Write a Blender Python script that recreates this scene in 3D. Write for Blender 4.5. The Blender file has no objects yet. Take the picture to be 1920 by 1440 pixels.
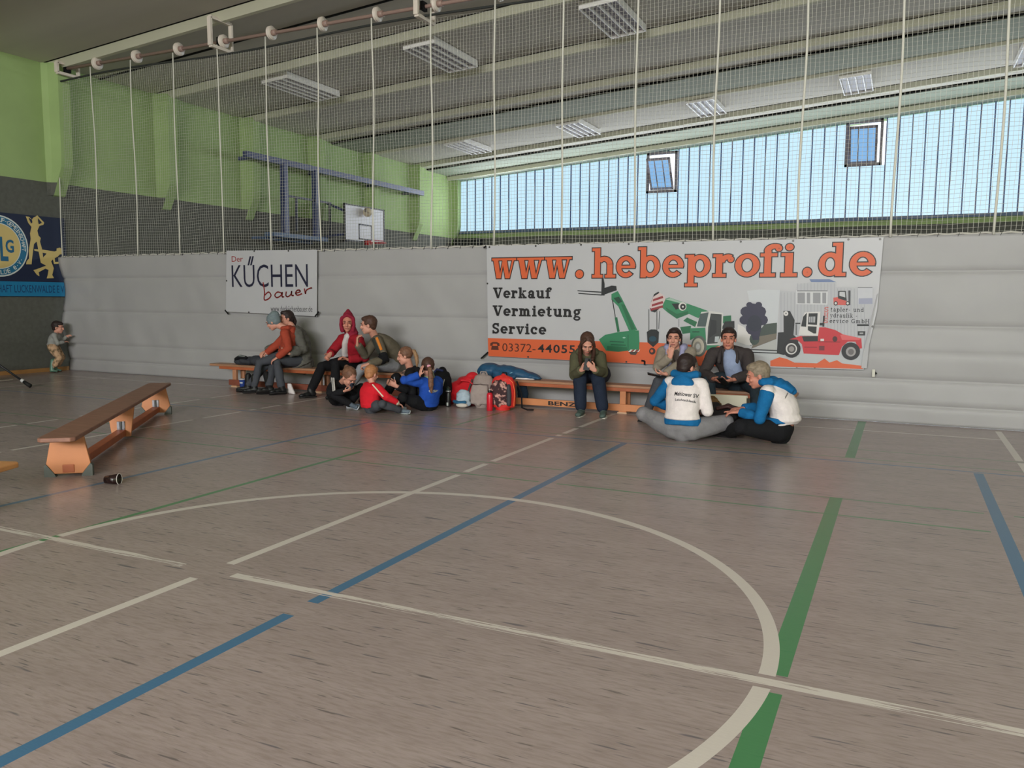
import bpy, bmesh, math, random
from mathutils import Vector, Matrix, noise
from mathutils.bvhtree import BVHTree
random.seed(7)
V = Vector
sc = bpy.context.scene
COL = sc.collection
# ------------------------------------------------------------------ camera
CAM_H = 1.394
PITCH, ROLL, YAW, FPX = -0.10477847, 0.00536228, -0.44636313, 1523.079
FW = V((math.cos(PITCH)*math.sin(YAW), math.cos(PITCH)*math.cos(YAW), math.sin(PITCH)))
R0 = V((math.cos(YAW), -math.sin(YAW), 0)); U0 = R0.cross(FW)
RT = R0*math.cos(ROLL) + U0*math.sin(ROLL); UP = RT.cross(FW)
cd = bpy.data.cameras.new('camera'); cam = bpy.data.objects.new('camera', cd); COL.objects.link(cam)
cd.sensor_width = 36; cd.lens = FPX/1920*36; cd.clip_end = 200
cam.matrix_world = Matrix(((RT.x, UP.x, -FW.x, 0), (RT.y, UP.y, -FW.y, 0), (RT.z, UP.z, -FW.z, CAM_H), (0, 0, 0, 1)))
sc.camera = cam
# ------------------------------------------------------------------ world, light, exposure
sc.view_settings.view_transform = 'Standard'; sc.view_settings.look = 'None'
sc.view_settings.gamma = 1; sc.view_settings.exposure = 0.0; sc.view_settings.use_curve_mapping = False
w = bpy.data.worlds.new('daylight'); sc.world = w; w.use_nodes = True
w.node_tree.nodes['Background'].inputs[0].default_value = (.85, .93, 1, 1)
w.node_tree.nodes['Background'].inputs[1].default_value = 2.2
def area(name, loc, target, sx, sy, power, col):
    l = bpy.data.lights.new(name, 'AREA'); l.shape = 'RECTANGLE'; l.size = sx; l.size_y = sy; l.energy = power; l.color = col
    o = bpy.data.objects.new(name, l); COL.objects.link(o); o.location = loc
    o.rotation_euler = (V(target)-V(loc)).to_track_quat('-Z', 'Y').to_euler(); return o
area('added_front_fill', (.3, -12.9, 4.9), (.3, 9, 4.9), 12, 2.6, 3550, (.985, .99, 1))  # added fill light behind the camera; the front wall has no window
area('added_side_fill', (9.4, -1.5, 4.6), (-2, -1.5, 4.6), 9, 2.4, 230, (.985, .99, 1))  # added fill light from the right; no window in that wall
area('daylight_far_window', (-2.5, 25.06, 4.5), (-2.5, 13, 4.5), 22, 1.4, 720, (.88, .94, 1))
# ------------------------------------------------------------------ helpers
def lin(c): return tuple(((v/255)/12.92 if v/255 <= .04045 else ((v/255+.055)/1.055)**2.4) for v in c)
MATS = {}
def mat(name, rgb, rough=.6, spec=.4, noise_amt=0, nscale=8, bump=0, bscale=40, metal=0, emit=0, ecol=None, stretch=None, rgb2=None, thr=.5):
    """procedural material: base colour, optional noise variation towards rgb2 and noise bump"""
    if name in MATS: return MATS[name]
    m = bpy.data.materials.new(name); m.use_nodes = True; nt = m.node_tree; N = nt.nodes; L = nt.links
    b = N['Principled BSDF']; c = lin(rgb)
    b.inputs['Base Color'].default_value = (*c, 1); b.inputs['Roughness'].default_value = rough
    b.inputs['Specular IOR Level'].default_value = spec; b.inputs['Metallic'].default_value = metal
    if emit:
        b.inputs['Emission Color'].default_value = (*(lin(ecol) if ecol else c), 1); b.inputs['Emission Strength'].default_value = emit
    if noise_amt or rgb2 or bump:
        tc = N.new('ShaderNodeTexCoord'); mp = N.new('ShaderNodeMapping'); L.new(tc.outputs['Object'], mp.inputs['Vector'])
        if stretch: mp.inputs['Scale'].default_value = stretch
    if noise_amt or rgb2:
        n = N.new('ShaderNodeTexNoise'); n.inputs['Scale'].default_value = nscale; n.inputs['Detail'].default_value = 4
        L.new(mp.outputs[0], n.inputs['Vector'])
        r = N.new('ShaderNodeValToRGB'); L.new(n.outputs['Fac'], r.inputs[0])
        if rgb2:
            d = lin(rgb2); w_ = .5-noise_amt*.5 if noise_amt else .02
            r.color_ramp.elements[0].position = max(0, thr-w_); r.color_ramp.elements[1].position = min(1, thr+w_)
            r.color_ramp.elements[0].color = (*c, 1); r.color_ramp.elements[1].color = (*d, 1)
        else:
            r.color_ramp.elements[0].position = .3; r.color_ramp.elements[1].position = .7
            r.color_ramp.elements[0].color = (*[x*(1-noise_amt) for x in c], 1); r.color_ramp.elements[1].color = (*[min(1, x*(1+noise_amt)) for x in c], 1)
        L.new(r.outputs[0], b.inputs['Base Color'])
    if bump:
        n2 = N.new('ShaderNodeTexNoise'); n2.inputs['Scale'].default_value = bscale; n2.inputs['Detail'].default_value = 3
        L.new(mp.outputs[0], n2.inputs['Vector'])
        bp = N.new('ShaderNodeBump'); bp.inputs['Strength'].default_value = bump; bp.inputs['Distance'].default_value = .02
        L.new(n2.outputs['Fac'], bp.inputs['Height']); L.new(bp.outputs[0], b.inputs['Normal'])
    MATS[name] = m; return m
def at(px, py, Y):
    d = FW + RT*((px-960)/FPX) - UP*((py-720)/FPX); t = Y/d.y
    return V((d.x*t, d.y*t, CAM_H+d.z*t))
def link(name, me, parent=None):
    o = bpy.data.objects.new(name, me); COL.objects.link(o)
    if parent: o.parent = parent
    return o
def tag(o, label=None, cat=None, group=None, kind=None):
    for k, v in (('label', label), ('category', cat), ('group', group), ('kind', kind)):
        if v: o[k] = v
    return o
def thing(name, label, cat, loc=(0, 0, 0), group=None):
    o = bpy.data.objects.new(name, None); COL.objects.link(o); o.location = loc; o.empty_display_size = .1
    return tag(o, label, cat, group)
class MB:
    """collects shapes into one mesh; coordinates are world coordinates minus the parent's location"""
    def __init__(s): s.v = []; s.f = []; s.mi = []
    def add(s, vs, fs, mi=0):
        n = len(s.v); s.v += [tuple(x) for x in vs]; s.f += [tuple(i+n for i in f) for f in fs]; s.mi += [mi]*len(fs); return s
    def box(s, c, d, M=None, mi=0):
        vs = [V((sx*d[0]/2, sy*d[1]/2, sz*d[2]/2)) for sx in (-1, 1) for sy in (-1, 1) for sz in (-1, 1)]
        if M: vs = [M @ v for v in vs]
        return s.add([v+V(c) for v in vs], [(0, 1, 3, 2), (4, 6, 7, 5), (0, 4, 5, 1), (2, 3, 7, 6), (0, 2, 6, 4), (1, 5, 7, 3)], mi)
    def bar(s, a, b, wx, wz, up=V((0, 0, 1)), mi=0):
        a, b = V(a), V(b); d = (b-a); z = d.normalized(); x = z.cross(up)
        if x.length < 1e-4: x = z.cross(V((1, 0, 0)))
        x.normalize(); y = x.cross(z); M = Matrix((x, y, z)).transposed()
        return s.box((a+b)/2, (wx, wz, d.length), M, mi)
    def tube(s, pts, rad, n=10, cap=True, mi=0, flat=1, ref=None):
        pts = [V(p) for p in pts]; rad = rad if isinstance(rad, (list, tuple)) else [rad]*len(pts)
        vs = []; fs = []; px = ref
        for i, p in enumerate(pts):
            t = (pts[min(i+1, len(pts)-1)]-pts[max(i-1, 0)]).normalized()
            if px is None:
                px = t.cross(V((0, 0, 1)))
                if px.length < .05: px = t.cross(V((1, 0, 0)))
            px = (px-t*px.dot(t)).normalized(); py_ = t.cross(px)
            for k in range(n):
                a = 2*math.pi*k/n; vs.append(p+px*math.cos(a)*rad[i]+py_*math.sin(a)*rad[i]*flat)
        for i in range(len(pts)-1):
            for k in range(n): fs.append((i*n+k, i*n+(k+1) % n, (i+1)*n+(k+1) % n, (i+1)*n+k))
        if cap:
            fs.append(tuple(reversed(range(n)))); fs.append(tuple((len(pts)-1)*n+k for k in range(n)))
        return s.add(vs, fs, mi)
    def prism(s, pts, off, mi=0):
        pts = [V(p) for p in pts]; n = len(pts); o = V(off)
        vs = pts+[p+o for p in pts]
        return s.add(vs, [tuple(range(n)), tuple(reversed(range(n, 2*n)))]+[(i, i+n, (i+1) % n+n, (i+1) % n) for i in range(n)], mi)
    def lathe(s, prof, base=(0, 0, 0), axis=(0, 0, 1), n=24, mi=0):
        z = V(axis).normalized(); x = z.orthogonal().normalized(); y = z.cross(x); base = V(base); vs = []; fs = []
        for r, h in prof:
            for k in range(n):
                a = 2*math.pi*k/n; vs.append(base+z*h+(x*math.cos(a)+y*math.sin(a))*max(r, 1e-4))
        for i in range(len(prof)-1):
            for k in range(n): fs.append((i*n+k, i*n+(k+1) % n, (i+1)*n+(k+1) % n, (i+1)*n+k))
        fs.append(tuple(reversed(range(n)))); fs.append(tuple((len(prof)-1)*n+k for k in range(n)))
        return s.add(vs, fs, mi)
    def ball(s, c, r, M=None, n=16, m=10, mi=0):
        r = (r, r, r) if isinstance(r, (int, float)) else r; vs = []; fs = []
        for i in range(m+1):
            th = math.pi*i/m
            for k in range(n):
                a = 2*math.pi*k/n; v = V((math.sin(th)*math.cos(a)*r[0], math.sin(th)*math.sin(a)*r[1], math.cos(th)*r[2]))
                vs.append((M @ v if M else v)+V(c))
        for i in range(m):
            for k in range(n): fs.append((i*n+k, (i+1)*n+k, (i+1)*n+(k+1) % n, i*n+(k+1) % n))
        return s.add(vs, fs, mi)
    def mesh(s, name, mats, loc=(0, 0, 0), smooth=False, fix=True):
        me = bpy.data.meshes.new(name); l = V(loc)
        me.from_pydata([V(v)-l for v in s.v], [], s.f)
        for m in (mats if isinstance(mats, (list, tuple)) else [mats]): me.materials.append(m)
        me.polygons.foreach_set('material_index', s.mi)
        if smooth: me.polygons.foreach_set('use_smooth', [True]*len(s.f))
        if fix:
            bm = bmesh.new(); bm.from_mesh(me); bmesh.ops.remove_doubles(bm, verts=bm.verts, dist=1e-5)
            bmesh.ops.recalc_face_normals(bm, faces=bm.faces); bm.to_mesh(me); bm.free()
        me.update(); return me
    def build(s, name, mats, parent=None, smooth=False, fix=True, loc=None):
        l = parent.matrix_basis.translation if parent is not None else (loc or (0, 0, 0))
        if parent is not None and parent.parent is not None: l = l+parent.parent.matrix_basis.translation
        o = link(name, s.mesh(name, mats, l, smooth, fix), parent)
        if parent is None and loc: o.location = loc
        return o
def bevel(o, w_=.004, seg=2, ang=40):
    m = o.modifiers.new('bevel', 'BEVEL'); m.width = w_; m.segments = seg; m.limit_method = 'ANGLE'; m.angle_limit = math.radians(ang); return o
def struct(o): o['kind'] = 'structure'; return o
# ------------------------------------------------------------------ setting
XW, XE, YF, YB = -14.3, 9.7, 25.14, -13.2
def roof(x): return 5.6+.072*(x-XW)
def floor_material():
    m = bpy.data.materials.new('linoleum_floor'); m.use_nodes = True; nt = m.node_tree; N = nt.nodes; L = nt.links; b = N['Principled BSDF']
    geo = N.new('ShaderNodeNewGeometry'); sp = N.new('ShaderNodeSeparateXYZ'); L.new(geo.outputs['Position'], sp.inputs[0])
    def M(op, a, b_=None, c=None):
        n = N.new('ShaderNodeMath'); n.operation = op
        for i, q in enumerate((a, b_, c)):
            if q is None: continue
            if isinstance(q, (int, float)): n.inputs[i].default_value = q
            else: L.new(q, n.inputs[i])
        return n.outputs[0]
    X, Y = sp.outputs[0], sp.outputs[1]
    def nz(scale, st, detail=3, rough=.6):
        mp = N.new('ShaderNodeMapping'); mp.inputs['Scale'].default_value = st; L.new(geo.outputs['Position'], mp.inputs['Vector'])
        n = N.new('ShaderNodeTexNoise'); n.inputs['Scale'].default_value = scale; n.inputs['Detail'].default_value = detail; n.inputs['Roughness'].default_value = rough
        L.new(mp.outputs[0], n.inputs['Vector']); return n.outputs['Fac']
    def ramp(f, stops):
        r = N.new('ShaderNodeValToRGB'); L.new(f, r.inputs[0]); e = r.color_ramp.elements
        while len(e) < len(stops): e.new(.5)
        for q, (p, c) in zip(e, stops): q.position = p; q.color = (*c, 1)
        return r.outputs[0]
    def mix(f, a, c):
        n = N.new('ShaderNodeMix'); n.data_type = 'RGBA'
        L.new(f, n.inputs[0]); L.new(a, n.inputs[6]) if not isinstance(a, tuple) else setattr(n.inputs[6], 'default_value', (*a, 1))
        if isinstance(c, tuple): n.inputs[7].default_value = (*c, 1)
        else: L.new(c, n.inputs[7])
        return n.outputs[2]
    base = ramp(nz(5, (.25, 1, 1), 4), [(.3, lin((156, 141, 137))), (.7, lin((168, 153, 149)))])
    fine = nz(1, (11, 70, 1), 2)
    base = mix(ramp(fine, [(.42, (0,)*3), (.75, (.5,)*3)]), base, lin((126, 112, 104)))
    dark = ramp(nz(1, (5.5, 60, 1), 3, .55), [(.63, (0,)*3), (.68, (.65,)*3)])
    base = mix(dark, base, lin((84, 78, 78)))
    dark2 = ramp(nz(1, (3.2, 34, 3), 2, .5), [(.665, (0,)*3), (.71, (.65,)*3)])
    base = mix(dark2, base, lin((78, 78, 88)))
    wear = nz(1, (1.3, 42, 1), 4, .7); wear2 = nz(3, (1, 1, 1), 4, .7)
    white, blue, green = lin((208, 200, 192)), lin((72, 114, 148)), lin((66, 132, 82))
    def rng(q, a, c): return M('MULTIPLY', M('GREATER_THAN', q, a), M('LESS_THAN', q, c))
    def line(axis, c, w_, segs, col, wr=None, op=1.0):
        nonlocal base
        k = M('COMPARE', X if axis == 'x' else Y, c, w_/2); o = Y if axis == 'x' else X; s = None
        for a, d in segs:
            r = rng(o, a, d); s = r if s is None else M('MAXIMUM', s, r)
        f = M('MULTIPLY', k, s)
        if wr is not None: f = M('MULTIPLY', f, M('GREATER_THAN', wear if axis == 'y' else wear2, wr))
        if op < 1: f = M('MULTIPLY', f, op)
        base = mix(f, base, col)
    g = .035
    line('y', 5.60, .028, [(-12, -2.45), (-2.3, .55), (.72, 9)], green, None, .75)
    line('y', 6.08, .028, [(-12, -2.45), (-2.3, .55), (.72, 9)], green, None, .65)
    line('y', 7.73, .028, [(-14, 9)], green, None, .55)
    line('y', 8.20, .028, [(-14, 9)], green, None, .5)
    line('y', 7.54, .035, [(-14, 9)], blue, None, .75)
    line('y', 9.45, .04, [(-13.5, .98)], white, None, .9)
    line('x', -4.39, .045, [(-7, 6.0), (7.75, 9.2)], green, .33, .85)
    line('x', -.36, .085, [(-7, 2.9), (3.05, 6.1), (7.74, 10.15)], green, .28, .95)
    line('x', -5.36, .05, [(-7, 7.5)], blue, None, .75)
    line('x', -2.38, .062, [(-7, 2.70), (2.86, 7.52)], blue, .30)
    line('x', .62, .07, [(-7, 7.5)], blue)
    line('x', -3.12, .055, [(-7, 2.86), (3.10, 5.54), (5.66, 6.02), (6.14, 7.46), (7.6, 7.68), (7.78, 8.15), (8.25, 9.4)], white)
    line('x', -7.24, .05, [(-2, 3.9), (4.0, 4.5), (4.6, 6.7), (6.85, 7.45), (7.6, 7.7), (7.8, 8.15), (8.25, 9.3)], white)
    line('x', -8.61, .05, [(-2, 4.5), (4.62, 5.0), (5.2, 5.54), (5.66, 6.02), (6.3, 7.4), (7.6, 8.1), (8.3, 9.1)], white)
    line('x', -12.39, .045, [(-2, 9.9)], white, None, .7)
    line('x', .99, .06, [(-7, 8.15), (8.25, 10.05)], white)
    rr = M('SQRT', M('ADD', M('POWER', M('ADD', X, 2.385), 2), M('POWER', M('ADD', Y, -3.018), 2)))
    f = M('MULTIPLY', M('COMPARE', rr, 1.995, .031), M('GREATER_THAN', M('ABSOLUTE', M('ADD', Y, -2.98)), .055)); base = mix(f, base, white)
    line('y', 2.98, .056, [(-14, -3.32), (-2.98, 9)], white, .46)
    L.new(base, b.inputs['Base Color']); b.inputs['Roughness'].default_value = .27; b.inputs['Specular IOR Level'].default_value = .38
    bp = N.new('ShaderNodeBump'); bp.inputs['Strength'].default_value = .05; bp.inputs['Distance'].default_value = .01
    L.new(nz(1, (20, 90, 1), 2), bp.inputs['Height']); L.new(bp.outputs[0], b.inputs['Normal'])
    return m
struct(MB().box(((XW+XE)/2, (YF+YB)/2, -.1), (XE-XW+.6, YF-YB+.6, .2)).build('floor', floor_material()))
def ceiling_material():
    m = mat('painted_ceiling', (198, 194, 182), .85, .2); nt = m.node_tree; N = nt.nodes; L = nt.links; b = N['Principled BSDF']
    g = N.new('ShaderNodeNewGeometry'); sp = N.new('ShaderNodeSeparateXYZ'); L.new(g.outputs['Position'], sp.inputs[0])
    mp = N.new('ShaderNodeMapping'); mp.inputs['Scale'].default_value = (.12, 1.6, 1); L.new(g.outputs['Position'], mp.inputs['Vector'])
    n = N.new('ShaderNodeTexNoise'); n.inputs['Scale'].default_value = 1; n.inputs['Detail'].default_value = 5; L.new(mp.outputs[0], n.inputs['Vector'])
    r = N.new('ShaderNodeValToRGB'); L.new(n.outputs['Fac'], r.inputs[0]); e = r.color_ramp.elements
    e[0].position = .3; e[0].color = (*lin((193, 188, 178)), 1); e[1].position = .7; e[1].color = (*lin((203, 198, 186)), 1)
    L.new(r.outputs[0], b.inputs['Base Color']); return m
cm = ceiling_material(); rib_m = mat('ceiling_rib_paint', (208, 206, 184), .8, .2); dark_m = mat('gap_and_rail_shadow', (22, 22, 20), .9, .1)
band_m = mat('ceiling_band_paint', (152, 158, 142), .8, .2, .06, 3)
def slab(b, y0, y1, dz, th, mi=0):
    b.add([(x, y, roof(x)-dz+t) for x in (XW-.3, XE+.3) for y in (y0, y1) for t in (0, th)], [(0, 1, 3, 2), (4, 6, 7, 5), (0, 4, 5, 1), (2, 3, 7, 6), (0, 2, 6, 4), (1, 5, 7, 3)], mi)
c = MB(); slab(c, YB-.3, YF+.4, 0, .25)
for k in range(-9, 7):
    y = 10.2+2.45*k; c.add([(x, yy, roof(x)-dz) for x in (XW-.3, XE+.3) for yy, dz in ((y-.11, -.02), (y-.11, .005), (y+.03, .10), (y+.11, .10), (y+.16, -.02))], [(0, 1, 6, 5), (1, 2, 7, 6), (2, 3, 8, 7), (3, 4, 9, 8), (0, 5, 9, 4)], 1); slab(c, y-.14, y-.11, .006, .1, 2)
for y0, y1 in ((18.42, 19.95), (23.38, 25.0)):
    slab(c, y0, y1, .05, .1, 3); slab(c, y0-.07, y0, .035, .1, 2)
slab(c, 11.22, 11.26, .02, .1, 2); slab(c, 24.72, YF, .20, .3, 3); slab(c, 24.66, 24.74, .20, .12, 1)  # first thin dark strip paints the rail's shadow line on the ceiling
struct(c.build('ceiling', [cm, rib_m, dark_m, band_m]))
def left_wall():
    ys = []
    y = YB
    cents = [10.25+2.45*k for k in range(-9, 7)]
    for cy in cents: ys += [cy+d for d in (-1.2, -.5, -.22, -.16, -.125, -.115, -.1, 0, .1, .115, .13, .2, .3, .42, .55, .7, .9)]
    ys = sorted([q for q in ys if YB < q < YF]+[YB, YF])
    zs = [0, .05, 1, 2, 2.9, 3.2, 3.235, 3.25, 3.3, 3.4, 3.465, 3.475, 3.55, 3.65, 3.75, 3.9, 4.4, 5, 5.6, 5.85]
    def P(y, z):
        cy = min(cents, key=lambda q: abs(q-y)); d = y-cy
        if z < 3.24: t = 0
        elif z < 3.78: t = .12+(z-3.24)/.54*.88
        else: t = 1+(z-3.78)*.03
        if abs(d) <= .116: p = .30
        elif d < 0: p = .30*max(0, 1-(abs(d)-.116)/.10)**2
        else: p = .11*max(0, 1-(d-.116)/.7)**2+.19*max(0, 1-(d-.116)/.06)
        return XW+p*t
    vs = [(P(y, z), y, z) for y in ys for z in zs]; n = len(zs); b = MB()
    for i in range(len(ys)-1):
        yc = (ys[i]+ys[i+1])/2; core = min(abs(q-yc) for q in cents) < .12
        for j in range(n-1):
            zc = (zs[j]+zs[j+1])/2
            g_ = 0 if (zc > 3.47 or (core and zc > 3.235)) else 1
            b.f.append((i*n+j, (i+1)*n+j, (i+1)*n+j+1, i*n+j+1)); b.mi.append(g_)
    b.v = vs; m0 = len(vs)
    for (y, z) in ((YB, 0), (YF, 0), (YF, 6), (YB, 6)): b.v.append((XW-.25, y, z))
    b.f.append((m0, m0+3, m0+2, m0+1)); b.mi.append(0)
    return b
wall_green = mat('green_wall_paint', (154, 176, 118), .75, .3, .05, 2, .05, 60)
wall_grey = mat('grey_wall_covering', (92, 92, 86), .85, .25, .10, 14, .1, 120)
struct(left_wall().build('wall_left', [wall_green, wall_grey], fix=False))
struct(MB().box((XW+.03, (YB+YF)/2, .035), (.05, YF-YB, .07)).build('baseboard_left', mat('baseboard_wood', (168, 122, 72), .5, .4, .1, 6)))
fw = MB().box(((XW+XE)/2, YF+.15, 1.735), (XE-XW, .3, 3.47), None, 1).box(((XW+XE)/2, YF+.15, 3.55), (XE-XW, .3, .16))
fw.add([(x, y, z) for x in (XW, XE) for y in (YF, YF+.3) for z in (roof(x)-.22, roof(x)+.2)], [(0, 1, 3, 2), (4, 6, 7, 5), (0, 4, 5, 1), (2, 3, 7, 6), (0, 2, 6, 4), (1, 5, 7, 3)])
struct(fw.build('wall_back', [wall_green, wall_grey]))
struct(MB().box((XE+.15, (YB+YF)/2, 3.8), (.3, YF-YB, 7.8)).build('wall_right', wall_green))
struct(MB().box(((XW+XE)/2, YB-.15, 3.8), (XE-XW, .3, 7.8)).build('wall_front', wall_green))
# translucent channel glass window band of the far wall, with two tilting vents
ZS = 3.71
VENTS = [(-7.41, -6.45, 4.68, 5.92, 33), (-1.69, -.73, 5.12, 6.37, 25)]
sill_m = mat('blue_grey_sill', (88, 104, 132), .5, .4); mull_m = mat('glass_rib_blue', (66, 84, 140), .4, .5)
frame_m = mat('vent_frame', (124, 116, 124), .5, .4)
gl_m = mat('channel_glass', (70, 80, 90), .35, .5, emit=1.0, ecol=(196, 232, 250))
gb = MB(); mb = MB(); step = .3205; x0 = -14.105
edges = [XW+.02]+[x0+step*k for k in range(0, 75) if x0+step*k < XE]+[XE]
for a, d in zip(edges[:-1], edges[1:]):
    mid = (a+d)/2; cuts = [(v[2], v[3]) for v in VENTS if v[0] < mid < v[1]]
    spans = [(ZS, None)] if not cuts else [(ZS, cuts[0][0]), (cuts[0][1], None)]
    for z0, z1 in spans:
        za, zb = (roof(a)-.2, roof(d)-.2) if z1 is None else (z1, z1)
        gb.add([(a, YF, z0), (d, YF, z0), (d, YF, zb), (a, YF, za), (a, YF+.05, z0), (d, YF+.05, z0), (d, YF+.05, zb), (a, YF+.05, za)], [(0, 1, 2, 3), (7, 6, 5, 4), (0, 4, 5, 1), (1, 5, 6, 2), (2, 6, 7, 3), (3, 7, 4, 0)])
for e in edges[1:-1]:
    cuts = [(v[2], v[3]) for v in VENTS if v[0]+.1 < e < v[1]-.1]
    for z0, z1 in ([(ZS, roof(e)-.2)] if not cuts else [(ZS, cuts[0][0]), (cuts[0][1], roof(e)-.2)]):
        mb.box((e, YF-.012, (z0+z1)/2), (.032, .03, z1-z0))
win = struct(gb.build('window_1', gl_m)); mb.build('glass_rib', mull_m, win)
sl = MB().box(((XW+XE)/2, YF-.02, 3.665), (XE-XW, .1, .09)); sl.build('window_sill', sill_m, win)
vg_m = mat('vent_glass', (60, 74, 90), .35, .5, emit=.9, ecol=(138, 190, 240))
for i, (a, d, z0, z1, tilt) in enumerate(VENTS):
    o = struct(bpy.data.objects.new('window_%d' % (i+2), None)); COL.objects.link(o); cx, cz = (a+d)/2, (z0+z1)/2; o.location = (cx, YF, cz)
    W, H = d-a, z1-z0
    f = MB()
    for q in ((cx, YF, z0+.04, W, .08), (cx, YF, z1-.04, W, .08), (a+.035, YF, cz, .07, H), (d-.035, YF, cz, .07, H)): f.box(q[:3], (q[3], .1, q[4]))
    f.build('frame', frame_m, o)
    M = Matrix.Rotation(math.radians(tilt), 3, 'X'); w2, h2 = W-.22, H-.20; ct = V((cx-.05+.03*i, YF-.04, cz-.05))
    s = MB()
    for q in ((0, 0, -h2/2+.035, w2, .07), (0, 0, h2/2-.035, w2, .07), (-w2/2+.03, 0, 0, .06, h2), (w2/2-.03, 0, 0, .06, h2), (-w2/6, 0, 0, .025, h2), (w2/6, 0, 0, .025, h2)):
        s.box(ct+M @ V(q[:3]), (q[3], .05, q[4]), M)
    sh = s.build('sash', frame_m, o); MB().box(ct+M @ V((0, .015, 0)), (w2-.08, .012, h2-.1), M).build('pane', vg_m, sh)
tag(MB().box((-13.62, 24.9, 1.72), (.95, .4, 3.44)).box((-13.62, 24.68, 1.72), (.9, .04, 3.36)).build('storage_cabinet', mat('black_cabinet', (26, 26, 28), .6)), 'tall black cabinet in the far corner under the window band', 'cabinet')
# ------------------------------------------------------------------ dividing curtain
YC = 10.19
vinyl_m = mat('grey_vinyl', (160, 158, 158), .5, .35, .04, 1.2, .10, 3)
def cur_off(x, z):
    o = .020*noise.noise((x*.9, z*.8, 1.3))+.014*noise.noise((x*2.6+z*1.8, z*1.1, 5.1))
    o += .010*max(0, min(1, (-6-x)/4))*noise.noise((x*3.4, z*.7, 3.3))
    o += .010*noise.noise((x*.35-z*2.2, x*.9+z*1.4, 9.7))
    for s in (.503, 1.114, 1.72): o += .014*math.exp(-((z-s)/.022)**2)
    o += .012*math.exp(-((z-.80)/.03)**2)*max(0, min(1, (x+4)/3)) + .02*math.exp(-((z-.215)/.02)**2)
    o -= .012*abs(math.sin(math.pi*(z-.503)/.611)) if z > .503 else .012*math.sin(math.pi*z/.503)
    return o
def dense(a, b, st): n = max(1, round((b-a)/st)); return [a+(b-a)*i/n for i in range(n+1)]
CX0, CX1, HEM = -14.22, 9.62, 2.112
cur = thing('divider_curtain', 'long dividing curtain of grey vinyl below and white netting above across the hall', 'curtain', (0, YC, 0))
xs = dense(CX0, 4.5, .07)+dense(4.8, CX1, .3); zs = sorted(dense(.003, HEM, .032)+[s+d for s in (.503, 1.114, 1.72, .215) for d in (-.012, 0, .012)])
b = MB(); b.v = [(x, YC+cur_off(x, z)+(.05*math.sin(z*5+.5)*max(0, 1-(x-CX0)/.15)), z) for x in xs for z in zs]; n = len(zs)
b.f = [(i*n+j, (i+1)*n+j, (i+1)*n+j+1, i*n+j+1) for i in range(len(xs)-1) for j in range(n-1)]; b.mi = [0]*len(b.f)
vp = b.build('vinyl_panel', vinyl_m, cur, True, False)
md = vp.modifiers.new('thickness', 'SOLIDIFY'); md.thickness = .004; md.offset = 0
b = MB(); wh_m = mat('white_webbing', (206, 203, 192), .7, .3); blk_m = mat('black_strap', (18, 18, 18), .7, .2)
b.tube([(x, YC+.002*math.sin(x*9), HEM+.010+.006*math.sin(x*27)) for x in dense(CX0, 5, .045)], .012, 6)
b.build('hem_rope', mat('hem_rope_white', (186, 182, 174), .7, .3), cur, True)
lc = MB().bar((0, YC-.012, HEM-.018), (.015, YC-.012, HEM+.02), .012, .004).mesh('lacing_loop', blk_m, (0, YC, 0))
for k in range(86): link('lacing_loop', lc, cur).location = (-14.1+.2*k, 0, 0)
net_m = mat('white_net_cord', (196, 194, 184), .7, .3)
NX1 = 4.6; b = MB(); NT = 5.27
def ny(x, z): return YC+.012*math.sin(z*3+x)+.01*math.sin(x*2.1)
for x in dense(-14.16, NX1, .05):
    ph = random.random()*6
    b.tube([(x+.004*math.sin(z*9+ph)+.008*math.sin(z*2.2+x*.7), ny(x, z), z) for z in dense(HEM, NT, .22)], .0018, 3, False)
for i, z in enumerate(dense(HEM+.03, NT, .047)):
    b.tube([(x, ny(x, z)-.001, z+.010*math.sin(x*3.3+z*1.7)+.006*noise.noise((x*4, z*7, 2))) for x in dense(-14.16, NX1, .12)], .0018, 3, False)
b.build('netting', net_m, cur, False, False)
for k in range(19):
    x = -13.135+k*.9985
    pts = [(x+.014*math.sin(z*1.9+k)*min(1, (5.4-z)), YC-.035+.01*math.sin(z*2+k*2), z) for z in dense(HEM-.01, 5.42, .3)]
    MB().tube(pts, .0135, 8, flat=.5, ref=V((1, 0, 0))).build('lift_cord', wh_m, cur, True)
MB().tube([(CX0+.09+.02*math.sin(z*2), YC-.03, z) for z in dense(HEM, 5.4, .25)], .014, 8, flat=.5, ref=V((1, 0, 0))).build('lift_cord', wh_m, cur, True)
MB().tube([(x, YC, NT+.03*math.sin((x+14)*1.1)+.01*(x+14)*.6) for x in dense(-14.25, NX1, .3)], .018, 8).build('top_cable', mat('dark_cable', (46, 48, 46), .7), cur, True)
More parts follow.
